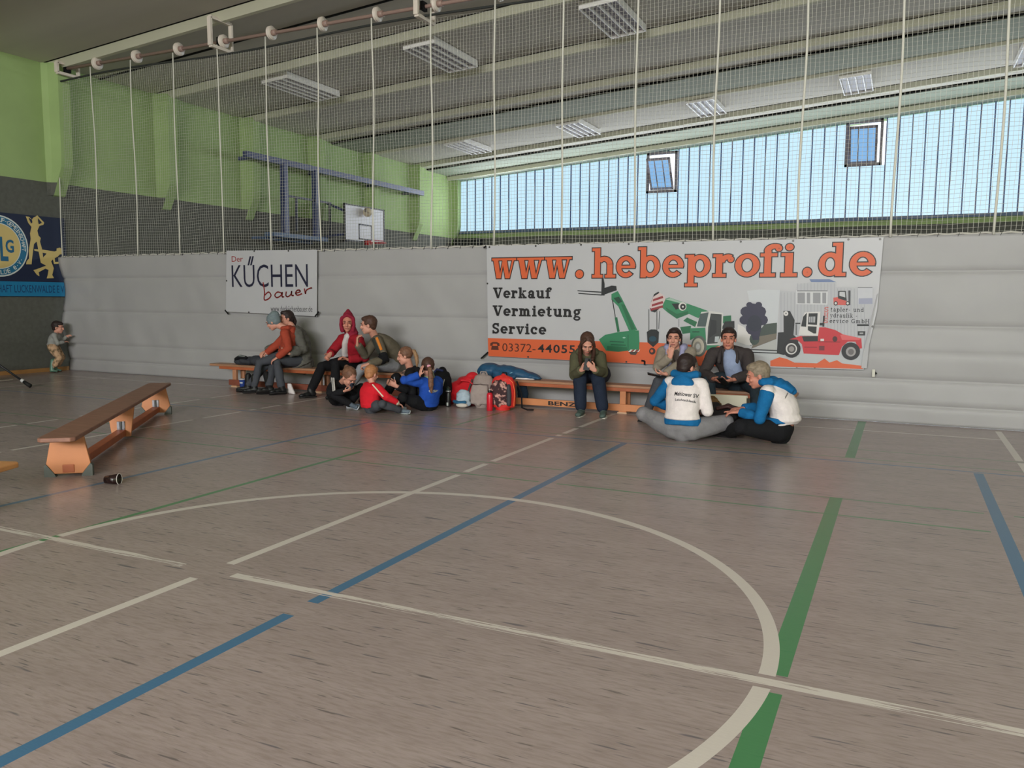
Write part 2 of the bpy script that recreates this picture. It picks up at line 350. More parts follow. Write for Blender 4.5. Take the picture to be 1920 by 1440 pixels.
# hoist shaft with pulleys under the ceiling
hs = thing('hoist_shaft', 'pinkish steel hoist shaft with white pulleys above the netting', 'hoist', (-6, 10.28, 5.505))
cream = mat('cream_enamel', (214, 202, 190), .45, .5)
MB().tube([(-13.95, 10.28, 5.505), (5.2, 10.28, 5.49)], .028, 12).build('shaft', mat('primer_steel', (150, 124, 114), .5, .5), hs, True)
for k in range(19):
    x = -13.12+k*.9985
    p = MB().lathe([(.03, -.022), (.105, -.022), (.105, -.012), (.085, 0), (.105, .012), (.105, .022), (.03, .022)], (x, 10.28, 5.505), (1, 0, 0)).build('pulley', cream, hs, True)
    MB().lathe([(.045, .02), (.045, .10), (.03, .10)], (x, 10.28, 5.505), (1, 0, 0), 16).build('hub', mat('primer_steel', (150, 124, 114)), p, True)
def bracket(x, y0, y1, z0, z1):
    f = MB()
    f.box((x, (y0+y1)/2, z1), (.07, y1-y0, .05)).box((x, (y0+y1)/2, z0), (.07, y1-y0, .05)).box((x, y0, (z0+z1)/2), (.07, .05, z1-z0)).box((x, y1, (z0+z1)/2), (.07, .04, z1-z0))
    f.box((x, (y0+y1)/2-.05, (z1+roof(x))/2), (.02, .02, roof(x)-z1))
    o = bevel(f.build('bracket', cream, hs), .004)
    MB().box((x-.03, (y0+y1)/2+.02, 5.5), (.05, .12, .12)).build('bearing_block', blk_m, o)
for a in ((-13.9, 10.06, 10.48, 5.39, 5.57), (-10.15, 10.02, 10.47, 5.38, 5.82), (-6.3, 10.02, 10.47, 5.31, 5.95), (-2.3, 10.02, 10.47, 5.31, 6.2), (1.7, 10.02, 10.47, 5.31, 6.5)): bracket(*a)
# ------------------------------------------------------------------ lettering tools
def R_(x0, y0, x1, y1): return ('R', x0, y0, x1, y1)
def A_(cx, cy, rx, ry, th, a0=0, a1=360, tv=None): return ('A', cx, cy, rx, ry, th, a0, a1, tv if tv else th)
def P_(*p): return ('P', p)
T, S = .29, .17
def stem(x, y0, y1): return R_(x, y0, x+T, y1)
GL = {
 'w': (1.36, [R_(0, .86, .56, 1), R_(.42, .86, .96, 1), R_(.84, .86, 1.36, 1), P_((.07, .95), (.37, .95), (.52, 0), (.25, 0)), P_((.40, 0), (.52, 0), (.68, .86), (.60, .95)), P_((.55, .95), (.84, .95), (1.0, 0), (.74, 0)), P_((.9, 0), (1.0, 0), (1.26, .95), (1.12, .95))]),
 'h': (1.14, [stem(.12, 0, 1.37), R_(0, 1.21, .3, 1.37), R_(0, 0, .53, S), A_(.58, .62, .27, .25, T, 0, 150, .24), stem(.71, 0, .64), R_(.62, 0, 1.14, S)]),
 'n': (1.14, [stem(.12, 0, 1), R_(0, .84, .3, 1), R_(0, 0, .53, S), A_(.58, .62, .27, .25, T, 0, 150, .24), stem(.71, 0, .64), R_(.62, 0, 1.14, S)]),
 'm': (1.64, [stem(.12, 0, 1), R_(0, .84, .3, 1), R_(0, 0, .5, S), A_(.52, .64, .22, .24, T, 0, 150, .24), stem(.60, 0, .66), R_(.54, 0, .96, S), A_(1.02, .64, .22, .24, T, 0, 150, .24), stem(1.1, 0, .66), R_(1.04, 0, 1.56, S)]),
 'u': (1.14, [stem(.12, .36, 1), R_(0, .84, .3, 1), A_(.53, .36, .27, .24, T, 180, 330, .24), stem(.71, 0, 1), R_(.6, .84, .8, 1), R_(.71, 0, 1.14, S)]),
 'e': (1.0, [A_(.5, .5, .36, .38, .28, 0, 318, .22), R_(.2, .42, .98, .57)]),
 'c': (.95, [A_(.5, .5, .36, .38, .28, 42, 318, .22), A_(.74, .72, .08, .08, .16)]),
 'o': (1.04, [A_(.52, .5, .37, .39, .29, 0, 360, .21)]),
 'b': (1.08, [stem(.12, 0, 1.37), R_(0, 1.21, .3, 1.37), A_(.6, .5, .33, .38, .28, 0, 360, .22)]),
 'p': (1.12, [stem(.12, -.4, 1), R_(0, .84, .3, 1), R_(0, -.4, .56, -.24), A_(.64, .5, .33, .38, .28, 0, 360, .22)]),
 'd': (1.12, [stem(.68, 0, 1.37), R_(.55, 1.21, .8, 1.37), R_(.7, 0, 1.12, S), A_(.48, .5, .33, .38, .28, 0, 360, .22)]),
 'g': (1.08, [A_(.48, .62, .28, .27, .25, 0, 360, .2), R_(.66, .84, 1.02, 1), A_(.5, -.16, .34, .2, .2, 0, 360, .17), P_((.2, .3), (.42, .36), (.36, .06), (.16, .08))]),
 'r': (.88, [stem(.12, 0, 1), R_(0, .84, .3, 1), R_(0, 0, .56, S), A_(.62, .6, .26, .27, .26, 60, 175, .24), A_(.73, .76, .07, .07, .14)]),
 'f': (.90, [stem(.16, 0, 1.1), R_(0, .84, .68, 1), R_(0, 0, .62, S), A_(.56, 1.08, .27, .19, T, 55, 185, .22), A_(.72, 1.18, .07, .07, .14)]),
 'i': (.60, [stem(.14, 0, 1), R_(0, .84, .3, 1), R_(0, 0, .58, S), A_(.29, 1.22, .075, .075, .15)]),
 'l': (.60, [stem(.14, 0, 1.37), R_(0, 1.21, .3, 1.37), R_(0, 0, .58, S)]),
 '.': (.42, [A_(.21, .19, .1, .1, .2)]),
 'a': (1.06, [stem(.6, 0, .66), R_(.6, 0, 1.04, S), A_(.52, .66, .24, .25, T, 0, 160, .22), A_(.24, .7, .06, .06, .13), A_(.42, .28, .22, .2, .24, 0, 360, .18)]),
 'k': (1.14, [stem(.12, 0, 1.37), R_(0, 1.21, .3, 1.37), R_(0, 0, .53, S), P_((.38, .42), (.46, .60), (.96, .92), (.72, .92)), P_((.42, .5), (.62, .66), (1.04, .08), (.74, .08)), R_(.6, .86, 1.08, 1), R_(.62, 0, 1.14, S)]),
 't': (.78, [stem(.16, .3, 1.25), R_(0, .84, .68, 1), A_(.46, .28, .2, .18, .24, 180, 330, .2)]),
 'v': (1.1, [R_(0, .84, .52, 1), R_(.62, .84, 1.1, 1), P_((.08, .92), (.40, .92), (.66, 0), (.44, 0)), P_((.52, 0), (.66, 0), (.98, .92), (.82, .92))]),
 'y': (1.1, [R_(0, .84, .52, 1), R_(.62, .84, 1.1, 1), P_((.08, .92), (.40, .92), (.66, 0), (.44, 0)), P_((.28, -.38), (.46, -.38), (.98, .92), (.82, .92)), A_(.22, -.28, .06, .06, .13)]),
 'V': (1.36, [R_(0, 1.2, .64, 1.36), R_(.8, 1.2, 1.36, 1.36), P_((.1, 1.25), (.46, 1.25), (.84, 0), (.58, 0)), P_((.66, 0), (.84, 0), (1.24, 1.25), (1.06, 1.25))]),
 'S': (1.06, [A_(.53, .98, .34, .28, .26, 30, 270, .21), A_(.53, .37, .34, .28, .26, -150, 90, .21), R_(.78, .95, .96, 1.36), R_(.08, 0, .26, .42)]),
 'G': (1.3, [A_(.6, .68, .46, .56, .28, 45, 330, .22), stem(.86, .1, .62), R_(.66, .5, 1.26, .66), R_(.86, .9, 1.04, 1.36)]),
 'H': (1.44, [stem(.14, 0, 1.36), stem(.98, 0, 1.36), R_(.3, .6, 1.1, .76), R_(0, 0, .58, .16), R_(0, 1.2, .58, 1.36), R_(.84, 0, 1.42, .16), R_(.84, 1.2, 1.42, 1.36)]),
 '-': (.7, [R_(.08, .4, .6, .58)]),
}
def glyph_polys(ch, sx, sz, d=0):
    """quads of one glyph in metres (width scale sx, height scale sz), grown by d metres"""
    out = []
    for p in GL[ch][1]:
        if p[0] == 'R': out.append([(p[1]*sx-d, p[2]*sz-d), (p[3]*sx+d, p[2]*sz-d), (p[3]*sx+d, p[4]*sz+d), (p[1]*sx-d, p[4]*sz+d)])
        elif p[0] == 'A':
            _, cx, cy, rx, ry, th, a0, a1, tv = p; full = a1-a0 >= 360; n = max(6, int((a1-a0)/14))
            e = 0 if full else math.degrees(d/max(rx*sx, .001)); a0 -= e; a1 += e
            for i in range(n):
                q = []
                for t, sg in ((i, -1), (i+1, -1), (i+1, 1), (i, 1)):
                    a = math.radians(a0+(a1-a0)*t/n)
                    q.append((cx*sx+math.cos(a)*max(0, (rx+sg*th/2)*sx+sg*d), cy*sz+math.sin(a)*max(0, (ry+sg*tv/2)*sz+sg*d)))
                out.append(q)
        else:
            pts = [(x*sx, y*sz) for x, y in p[1]]
            if d:
                cx = sum(x for x, _ in pts)/len(pts); cy = sum(y for _, y in pts)/len(pts)
                ar = sum(pts[i][0]*pts[(i+1) % len(pts)][1]-pts[(i+1) % len(pts)][0]*pts[i][1] for i in range(len(pts)))
                if ar < 0: pts = pts[::-1]
                ls = []
                for i in range(len(pts)):
                    x0_, y0_ = pts[i]; x1_, y1_ = pts[(i+1) % len(pts)]; L_ = math.hypot(x1_-x0_, y1_-y0_); nx, ny_ = (y1_-y0_)/L_, -(x1_-x0_)/L_
                    ls.append((nx, ny_, nx*x0_+ny_*y0_+d))
                q = []
                for i in range(len(ls)):
                    a, c_ = ls[i-1], ls[i]; det = a[0]*c_[1]-a[1]*c_[0]
                    q.append(((a[2]*c_[1]-a[1]*c_[2])/det, (a[0]*c_[2]-a[2]*c_[0])/det) if abs(det) > 1e-6 else pts[i])
                pts = q
            out.append(pts)
    return out
def put_polys(mb, polys, f, mi=0):
    """adds flat polygons facing the viewer side; f maps (u, v) to a world point"""
    for p in polys: mb.add([f(*q) for q in p], [tuple(range(len(p)))], mi)
def slab_text(mb, s, x0, x1, z0, xh, f, mi=0, gap=.16, grow=0, space=.8):
    """a line of slab-serif text stretched from x0 to x1, baseline z0, x-height xh"""
    tot = sum((GL[c][0]+gap) if c != ' ' else space for c in s)-gap; sx = (x1-x0)/tot; x = x0
    for c in s:
        if c == ' ': x += space*sx; continue
        for i, p in enumerate(glyph_polys(c, sx, xh, grow)): mb.add([f(x+u, z0+v)-V((0, i*6e-5, 0)) for u, v in p], [tuple(range(len(p)))], mi)
        x += (GL[c][0]+gap)*sx
def sans(s, shear=0, extrude=0, bold=0, res=3, spacing=1.0):
    """the built-in font as a flat mesh, normalised to width 1 and height 1 of its own bounds: (verts, faces)"""
    cu = bpy.data.curves.new('tmp_text', 'FONT'); cu.body = s; cu.shear = shear; cu.offset = bold; cu.resolution_u = res; cu.space_character = spacing
    o = bpy.data.objects.new('tmp_text', cu); COL.objects.link(o); dg = bpy.context.evaluated_depsgraph_get()
    me = o.evaluated_get(dg).to_mesh(); vs = [v.co.copy() for v in me.vertices]; fs = [tuple(p.vertices) for p in me.polygons]
    o.evaluated_get(dg).to_mesh_clear(); bpy.data.objects.remove(o); bpy.data.curves.remove(cu)
    xa, xb = min(v.x for v in vs), max(v.x for v in vs); ya, yb = min(v.y for v in vs), max(v.y for v in vs)
    return [((v.x-xa)/(xb-xa), (v.y-ya)/(yb-ya)) for v in vs], fs
def sans_text(mb, s, x0, x1, z0, z1, f, mi=0, **k):
    vs, fs = sans(s, **k); mb.add([f(x0+u*(x1-x0), z0+v*(z1-z0)) for u, v in vs], fs, mi)
# ------------------------------------------------------------------ the two banners on the curtain
YBN = 10.125
pvc_m = mat('white_banner_pvc', (180, 179, 182), .42, .4, .02, 2, .08, 4)
def bp_(layer): return lambda x, z: V((x, YBN-.0045-.0012*layer, z))
def banner(name, label, cat, outline, th=.006):
    cx = sum(p[0] for p in outline)/len(outline); cz = sum(p[1] for p in outline)/len(outline)
    t = thing(name, label, cat, (cx, YBN, cz)); b = MB().prism([(x, YBN-.003, z) for x, z in outline], (0, th, 0)); b.build('sheet', pvc_m, t); return t
def eyelets(t, pts):
    for x, z in pts: MB().lathe([(.005, -.002), (.013, -.002), (.013, .002), (.005, .002)], (x, YBN-.006, z), (0, 1, 0), 10).build('eyelet', mat('eyelet_metal', (70, 68, 66), .4, .5, metal=.6), t)
def straps(t, segs):
    for a, c_ in segs: MB().bar((a[0], YBN-.008, a[1]), (c_[0], YBN-.008, c_[1]), .022, .005, V((0, 1, 0))).build('tie_strap', blk_m, t)
navy = mat('navy_print', (34, 34, 56), .5); red_p = mat('dark_red_print', (150, 50, 48), .5); grey_p = mat('grey_print', (86, 84, 88), .5)
sb = banner('advertising_banner', 'small white banner with navy and red lettering, left on the curtain', 'banner', [(-10.10, 1.155), (-8.22, 1.10), (-8.185, 2.125), (-10.045, 2.15)])
l = MB(); f = bp_(1)
sans_text(l, 'Der', -9.935, -9.695, 1.966, 2.058, f, 1)
LM = [navy, red_p, grey_p]; l.build('lettering', LM, sb, fix=False); l = MB()
sans_text(l, 'KUCHEN', -9.945, -8.375, 1.555, 1.915, f, 0, bold=-.004)
for dx in (0, .055): l.add([f(*q) for q in ((-9.60+dx, 1.905), (-9.565+dx, 1.905), (-9.515+dx, 2.05), (-9.55+dx, 2.05))], [(0, 1, 2, 3)], 0)
l.build('lettering', LM, sb, fix=False); l = MB(); sans_text(l, 'www.derküchenbauer.de', -9.14, -8.30, 1.168, 1.262, f, 2); l.build('lettering', LM, sb, fix=False); l = MB()
scr = [[(0, 1.12), (.05, .5), (.03, 0), (.2, .05), (.32, .28), (.22, .5), (.06, .3)], [(.78, .42), (.6, .5), (.48, .3), (.56, .14), (.72, .26), (.80, .48), (.78, .2), (.86, .2)], [(.96, .52), (.94, .28), (1.02, .2), (1.14, .34), (1.18, .55), (1.18, .3), (1.26, .28)], [(1.34, .42), (1.52, .52), (1.5, .62), (1.4, .6), (1.34, .42), (1.42, .3), (1.6, .4)], [(1.7, .72), (1.74, .40), (1.78, .62), (1.96, .76), (2.0, .74)]]
for st in scr:
    pts = [(-9.28+x*.49, 1.355+y*.245) for x, y in st]; q = []
    for i in range(len(pts)-1):
        p0, p1, p2, p3 = [V((*pts[max(0, min(len(pts)-1, i+j))], 0)) for j in (-1, 0, 1, 2)]
        for t_ in (0, .25, .5, .75): q.append(.5*((2*p1)+(p2-p0)*t_+(2*p0-5*p1+4*p2-p3)*t_*t_+(3*p1-p0-3*p2+p3)*t_**3))
    q.append(V((*pts[-1], 0)))
    for i in range(len(q)-1):
        d_ = (q[i+1]-q[i]).normalized(); e = d_*.004; nn = V((-d_.y, d_.x, 0))*.011
        l.add([(u.x, YBN-.0045-.0026, u.y) for u in (q[i]-e-nn, q[i+1]+e-nn, q[i+1]+e+nn, q[i]-e+nn)], [(0, 1, 2, 3)], 1)
l.build('lettering', [navy, red_p, grey_p], sb, fix=False)
eyelets(sb, [(-9.45, 2.13), (-8.75, 2.12), (-9.6, 1.15), (-8.72, 1.125), (-10.06, 1.66)])
straps(sb, [((-10.115, 1.18), (-10.04, 1.11)), ((-8.25, 1.10), (-8.17, 1.175))])
orange = mat('orange_print', (206, 92, 50), .5); blackp = mat('black_print', (28, 26, 28), .5); brown_p = mat('dark_brown_print', (84, 40, 28), .5)
bb = banner('advertising_banner', 'large white banner with orange web address and printed cranes and forklift', 'banner', [(-5.215, .588), (-2.8, .565), (-.372, .602), (-.262, 1.30), (-.235, 2.10), (-5.245, 2.118)])
l = MB()
ext = [('w', -5.163, -4.785), ('w', -4.779, -4.372), ('w', -4.367, -3.971), ('.', -3.927, -3.805), ('h', -3.693, -3.365), ('e', -3.363, -3.101), ('b', -3.074, -2.78), ('e', -2.753, -2.481), ('p', -2.469, -2.147), ('r', -2.127, -1.867), ('o', -1.864, -1.565), ('f', -1.567, -1.302), ('i', -1.329, -1.134), ('.', -1.085, -.974), ('d', -.914, -.609), ('e', -.577, -.301)]
for lay, gr, mi in ((1, .0075, 1), (2, -.0045, 0)):
    for c_, a, d_ in ext:
        f = bp_(lay)
        for i, p in enumerate(glyph_polys(c_, (d_-a)/GL[c_][0], .285, gr)): l.add([f(a+u, 1.665+v)-V((0, i*2e-5, 0)) for u, v in p], [tuple(range(len(p)))], mi)
for s, a, d_, z in (('Verkauf', -5.14, -4.255, 1.40), ('Vermietung', -5.145, -3.83, 1.155), ('Service', -5.155, -4.335, .91)): slab_text(l, s, a, d_, z, .105, bp_(2), 1, grow=.0022)
l.add([bp_(1)(*q) for q in ((-5.212, .59), (-2.8, .567), (-1.9, .578), (-1.9, .82), (-2.86, .845), (-5.222, .842))], [tuple(range(6))], 0)
sans_text(l, '03372-', -4.995, -4.49, .665, .778, bp_(2), 2); sans_text(l, '440555', -4.457, -3.80, .668, .780, bp_(2), 1, bold=.02, spacing=1.15)
ph = bp_(2)
for p in ([(-5.17, .68), (-5.05, .68), (-5.06, .735), (-5.16, .735)], [(-5.185, .735), (-5.15, .735), (-5.14, .765), (-5.08, .765), (-5.07, .735), (-5.035, .735), (-5.04, .775), (-5.08, .79), (-5.14, .79), (-5.18, .775)]): l.add([ph(*q) for q in p], [tuple(range(len(p)))], 2)
for s, a, d_, z in (('tapler- und', -.755, -.40, 1.263), ('ydraulik -', -.758, -.464, 1.195), ('ervice GmbH', -.761, -.335, 1.132)): slab_text(l, s, a, d_, z, .038, bp_(5), 1, grow=-.001)
for s, z in (('S', 1.26), ('H', 1.195), ('S', 1.13)): slab_text(l, s, -.825, -.775, z, .042, bp_(5), 3)
l.build('lettering', [orange, blackp, brown_p, mat('faded_red_print', (190, 98, 90), .5)], bb, fix=False)
art = MB(); AM = []; AI = {}
def acol(rgb):
    if rgb not in AI: AI[rgb] = len(AM); AM.append(mat('print_%d_%d_%d' % rgb, rgb, .5))
    return AI[rgb]
def art_poly(o, sc_, lay, rgb, pts):
    art.add([at(o[0]+x/sc_, o[1]+y/sc_, YBN-.0045-.0012*lay-(len(art.f) % 25)*3.6e-5) for x, y in pts], [tuple(range(len(pts)))], acol(rgb))
def ell(cx, cy, rx, ry, n=20): return [(cx+rx*math.cos(2*math.pi*i/n), cy+ry*math.sin(2*math.pi*i/n)) for i in range(n)]
def lin_(x0, y0, x1, y1, w_):
    d_ = math.hypot(x1-x0, y1-y0); nx, ny_ = -(y1-y0)/d_*w_/2, (x1-x0)/d_*w_/2
    return [(x0+nx, y0+ny_), (x1+nx, y1+ny_), (x1-nx, y1-ny_), (x0-nx, y0-ny_)]
G1, G2, G3, DK, WH, RD = (46, 122, 84), (34, 100, 66), (24, 66, 48), (30, 32, 34), (206, 202, 200), (186, 44, 52)
def A1(lay, rgb, *pts): art_poly((1060, 500), 5.647, lay, rgb, pts)
def A2(lay, rgb, *pts): art_poly((1360, 500), 6.4, lay, rgb, pts)
A1(2, DK, (128, 250), (380, 264), (380, 276), (130, 260)); A1(2, DK, (138, 278), (385, 294), (385, 306), (138, 287)); A1(3, DK, (385, 118), (404, 118), (416, 180), (416, 305), (380, 305))
A1(2, DK, (415, 225), (490, 200), (540, 205), (545, 250), (470, 275), (415, 295))
A1(2, G1, (488, 290), (555, 258), (600, 340), (762, 670), (680, 692), (560, 420), (488, 350)); A1(3, G3, (510, 332), (568, 318), (602, 370), (560, 392)); A1(3, G2, (590, 400), (625, 400), (740, 660), (700, 670))
A1(2, DK, (493, 350), (504, 350), (534, 540), (526, 540)); A1(2, G2, (522, 540), (550, 535), (576, 686), (550, 692))
A1(2, G1, (355, 772), (420, 722), (560, 692), (680, 680), (778, 675), (785, 800), (780, 882), (660, 890), (560, 902), (430, 890)); A1(3, G2, (440, 840), (650, 850), (660, 890), (560, 900), (440, 885))
A1(3, G3, *lin_(470, 790, 620, 800, 8)); A1(3, G3, *lin_(480, 826, 640, 832, 8)); A1(3, (150, 190, 170), *ell(622, 752, 16, 8, 10)); A1(3, G3, *lin_(665, 720, 665, 880, 5))
A1(3, (70, 60, 54), (665, 888), (780, 880), (745, 936), (690, 930))
for k in range(5): A1(4, (214, 206, 200) if k % 2 == 0 else (150, 60, 56), (665+k*24, 902), (690+k*24, 878), (712+k*20, 878), (688+k*22, 902))
A1(2, DK, (905, 380), (940, 290), (985, 264), (995, 275), (950, 330)); A1(2, (200, 180, 178), (930, 320), (1000, 275), (1050, 310), (1060, 345), (1010, 450), (950, 480), (900, 465), (890, 430)); A1(2, DK, (895, 435), (930, 460), (1000, 440), (950, 485), (905, 472))
for y in (330, 385, 430): A1(3, (140, 46, 52), (930-(y-330)*.25, y+14), (1030, y-22), (1038, y+2), (925-(y-330)*.2, y+38))
A1(2, G1, (1030, 350), (1100, 326), (1290, 390), (1460, 450), (1540, 480), (1500, 562), (1400, 542), (1310, 500), (1180, 552), (1080, 482), (1020, 430)); A1(3, (150, 176, 160), (1060, 345), (1110, 332), (1290, 392), (1280, 404)); A1(3, DK, (1125, 392), (1200, 388), (1232, 432), (1170, 456)); A1(3, G2, (1060, 430), (1180, 500), (1300, 470), (1300, 500), (1180, 550), (1085, 482))
A1(4, (210, 206, 200), *ell(1240, 422, 42, 44)); A1(5, DK, *ell(1245, 424, 30, 32)); A1(6, (210, 206, 200), *ell(1245, 424, 10, 11, 10))
for a in (885, 970): A1(2, DK, *lin_(a, 450, a, 690, 7))
A1(2, (70, 72, 74), *lin_(1000, 470, 988, 660, 7)); A1(2, DK, *lin_(1202, 552, 1202, 640, 4))
A1(3, DK, (862, 690), (905, 664), (955, 664), (992, 690), (986, 800), (930, 852), (870, 800)); A1(4, (24, 62, 78), *ell(925, 765, 40, 30, 12)); A1(3, (54, 36, 32), *ell(920, 895, 34, 36)); A1(4, (206, 92, 50), *ell(915, 893, 15, 16, 12))
A1(3, G2, (1248, 572), (1290, 538), (1405, 590), (1380, 642)); A1(2, G2, (1215, 640), (1330, 625), (1330, 700), (1240, 712)); A1(3, G1, (1322, 652), (1480, 645), (1490, 790), (1390, 740), (1320, 780)); A1(3, G3, *lin_(1345, 690, 1420, 690, 10))
A1(3, (196, 194, 190), (1440, 480), (1540, 470), (1672, 490), (1668, 600), (1640, 832), (1488, 832), (1490, 642), (1374, 640)); A1(4, (70, 84, 84), (1428, 500), (1518, 482), (1486, 636), (1392, 634)); A1(4, (56, 58, 58), (1540, 496), (1655, 505), (1650, 720), (1610, 810), (1502, 820), (1512, 640)); A1(5, (38, 40, 42), (1540, 560), (1600, 570), (1600, 700), (1520, 760)); A1(5, (180, 186, 188), (1585, 740), (1630, 738), (1620, 800), (1580, 800))
A1(2, G2, (1600, 530), (1755, 516), (1758, 590), (1600, 610)); A1(3, DK, (1690, 580), (1790, 575), (1792, 650), (1650, 660)); A1(3, G1, (1490, 832), (1640, 832), (1520, 880), (1450, 900))
A1(4, (86, 92, 86), *ell(1415, 842, 82, 112)); A1(5, (176, 168, 152), *ell(1408, 845, 62, 88)); A1(6, (134, 130, 122), *ell(1402, 850, 40, 58)); A1(7, (176, 176, 172), *ell(1404, 846, 22, 32, 12))
A2(1, (190, 192, 196), (260, 290), (400, 275), (655, 280), (625, 700), (470, 700), (430, 420), (290, 420)); A2(1, (178, 180, 182), (330, 985), (610, 870), (1650, 985), (1645, 1190), (540, 1130), (340, 1050))
A2(2, (62, 72, 66), (470, 690), (620, 672), (615, 830), (300, 950), (296, 830), (400, 790)); A2(3, (112, 104, 92), (410, 835), (615, 800), (612, 868), (310, 985), (330, 940)); A2(4, (170, 170, 168), (320, 992), (612, 872), (614, 1000))
[A2(4, (46, 44, 66), *ell(x, y, r_, r_*.9, 11)) for x, y, r_ in ((330, 520, 90), (250, 540, 70), (415, 540, 75), (230, 640, 62), (440, 640, 72), (340, 640, 110), (340, 740, 95), (290, 460, 40), (400, 460, 42))]; A2(4, (46, 44, 66), (300, 790), (420, 790), (400, 880), (330, 880)); A2(5, (36, 40, 56), *ell(350, 680, 90, 100, 12)); A2(3, (60, 74, 68), *ell(350, 870, 60, 70, 12)); A2(3, WH, (150, 690), (215, 720), (300, 800), (320, 940), (250, 940), (140, 900))
A2(2, (176, 176, 180), (655, 285), (840, 300), (862, 215), (1010, 185), (1330, 185), (1330, 245), (1580, 240), (1790, 260), (1770, 480), (1690, 880), (1650, 990), (640, 990))
for k in range(26): A2(3, (160, 160, 166), *lin_(668+k*40, 310 if k < 5 else 200 if k < 17 else 260, 668+k*40, 980, 7))
A2(4, (106, 122, 158), (1008, 150), (1250, 150), (1332, 186), (1030, 186)); A2(4, (198, 198, 200), (850, 284), (1232, 284), (1226, 456), (850, 450)); A2(5, (80, 80, 84), *lin_(860, 291, 1228, 291, 10))
for a, d_ in ((866, 955), (978, 1018), (1052, 1142), (1164, 1210)): A2(5, (140, 140, 144), (a, 312), (d_, 312), (d_, 440), (a, 438))
A2(4, (186, 186, 192), (1590, 250), (1765, 250), (1765, 452), (1590, 452)); A2(5, (150, 152, 172), (1600, 380), (1765, 376), (1765, 448), (1600, 448)); A2(5, (120, 120, 124), *lin_(1590, 252, 1765, 252, 8))
A2(5, (196, 84, 76), (1296, 372), (1350, 365), (1456, 415), (1500, 455), (1480, 462), (1300, 458)); A2(6, DK, (1355, 290), (1445, 290), (1458, 412), (1352, 380)); A2(7, (186, 186, 190), (1370, 302), (1434, 302), (1440, 370), (1368, 348)); A2(6, (60, 60, 64), (1476, 285), (1502, 285), (1500, 460), (1478, 460))
for x in (1325, 1468): A2(7, DK, *ell(x, 440, 24, 26, 14)); A2(8, WH, *ell(x, 440, 14, 15, 12))
A2(5, DK, (698, 530), (775, 530), (832, 640), (818, 820), (880, 870), (860, 1010), (700, 1060), (618, 1040), (632, 790), (700, 785)); A2(6, WH, *ell(728, 562, 28, 30)); A2(7, (90, 90, 92), *ell(728, 562, 9, 10, 8))
for y in (1002, 1034): A2(5, DK, *lin_(300, y-8, 700, y+8, 12))
A2(6, RD, (770, 872), (900, 832), (1112, 832), (1118, 728), (1200, 728), (1320, 760), (1412, 812), (1632, 860), (1640, 980), (1600, 985), (1560, 900), (1470, 900), (1400, 960), (1362, 1062), (940, 1042), (918, 930), (860, 875)); A2(7, (206, 90, 92), (1380, 820), (1412, 812), (1632, 862), (1600, 880), (1400, 880)); A2(7, DK, (920, 836), (1110, 832), (1110, 895), (940, 898)); A2(7, (130, 30, 40), *lin_(945, 965, 1100, 968, 10)); A2(7, (110, 40, 46), (1125, 950), (1190, 952), (1188, 1005), (1125, 1004)); A2(7, (120, 28, 36), *lin_(1115, 900, 1380, 905, 8)); A2(7, (70, 30, 34), *ell(1315, 868, 30, 34, 12)); A2(8, WH, (1142, 866), (1184, 866), (1184, 892), (1142, 892))
A2(7, WH, (950, 548), (1142, 540), (1130, 700), (1112, 830), (878, 822), (905, 690)); A2(8, DK, (978, 552), (970, 722), (908, 716), (934, 600)); A2(8, DK, (1000, 560), (1108, 558), (1100, 700), (990, 692)); A2(9, (160, 160, 164), (1005, 600), (1080, 598), (1076, 670), (1002, 668)); A2(8, DK, (990, 714), (1096, 720), (1090, 802), (1060, 802), (990, 762))
for x in (1025, 1050): A2(10, DK, *lin_(x, 600, x, 668, 6))
A2(6, DK, *lin_(1185, 590, 1175, 720, 22)); A2(6, DK, *lin_(1120, 690, 1180, 690, 30)); A2(5, DK, *lin_(840, 680, 900, 680, 14)); A2(5, DK, *lin_(850, 690, 850, 820, 10))
A2(8, (26, 26, 30), *ell(795, 985, 108, 108, 26)); A2(9, (200, 198, 196), *ell(792, 985, 68, 68, 24)); A2(10, (70, 68, 68), *ell(794, 986, 52, 53)); A2(11, (140, 136, 134), *ell(794, 988, 32, 33, 16)); A2(8, (26, 26, 30), *ell(1505, 1015, 112, 106, 26)); A2(9, (150, 146, 146), *ell(1506, 1020, 60, 58, 22)); A2(10, (100, 96, 96), *ell(1508, 1022, 36, 36, 16))
A2(6, DK, (1580, 690), (1725, 690), (1722, 712), (1580, 712)); A2(6, DK, (1588, 775), (1680, 775), (1676, 825), (1588, 825)); A2(7, (150, 150, 152), (1610, 790), (1655, 790), (1655, 810), (1610, 810))
A2(6, (206, 92, 50), (540, 1130), (650, 1086), (740, 1108), (830, 1152), (1100, 1160), (1190, 1102), (1250, 1150), (1340, 1122), (1400, 1160), (1645, 1190), (1650, 1228), (540, 1196))
art.build('printed_artwork', AM, bb, fix=False)
fold = MB().prism([at(1644.5, 551, YBN-.02), at(1646.5, 550, YBN-.012), at(1632, 622, YBN-.012), at(1625, 691, YBN-.012), at(1615, 690, YBN-.03), at(1618, 664, YBN-.03)], (0, .004, 0))
fold.build('folded_edge', pvc_m, bb)
eyelets(bb, [(-5.2, 2.10), (-4.5, 2.10), (-3.85, 2.10), (-3.2, 2.095), (-2.5, 2.09), (-1.8, 2.09), (-1.2, 2.085), (-.6, 2.085), (-.27, 2.08), (-5.23, 1.6), (-4.6, .6), (-3.9, .6), (-3.2, .585), (-1.1, .61), (-.9, .61), (-.40, .63), (-.30, 1.1)])
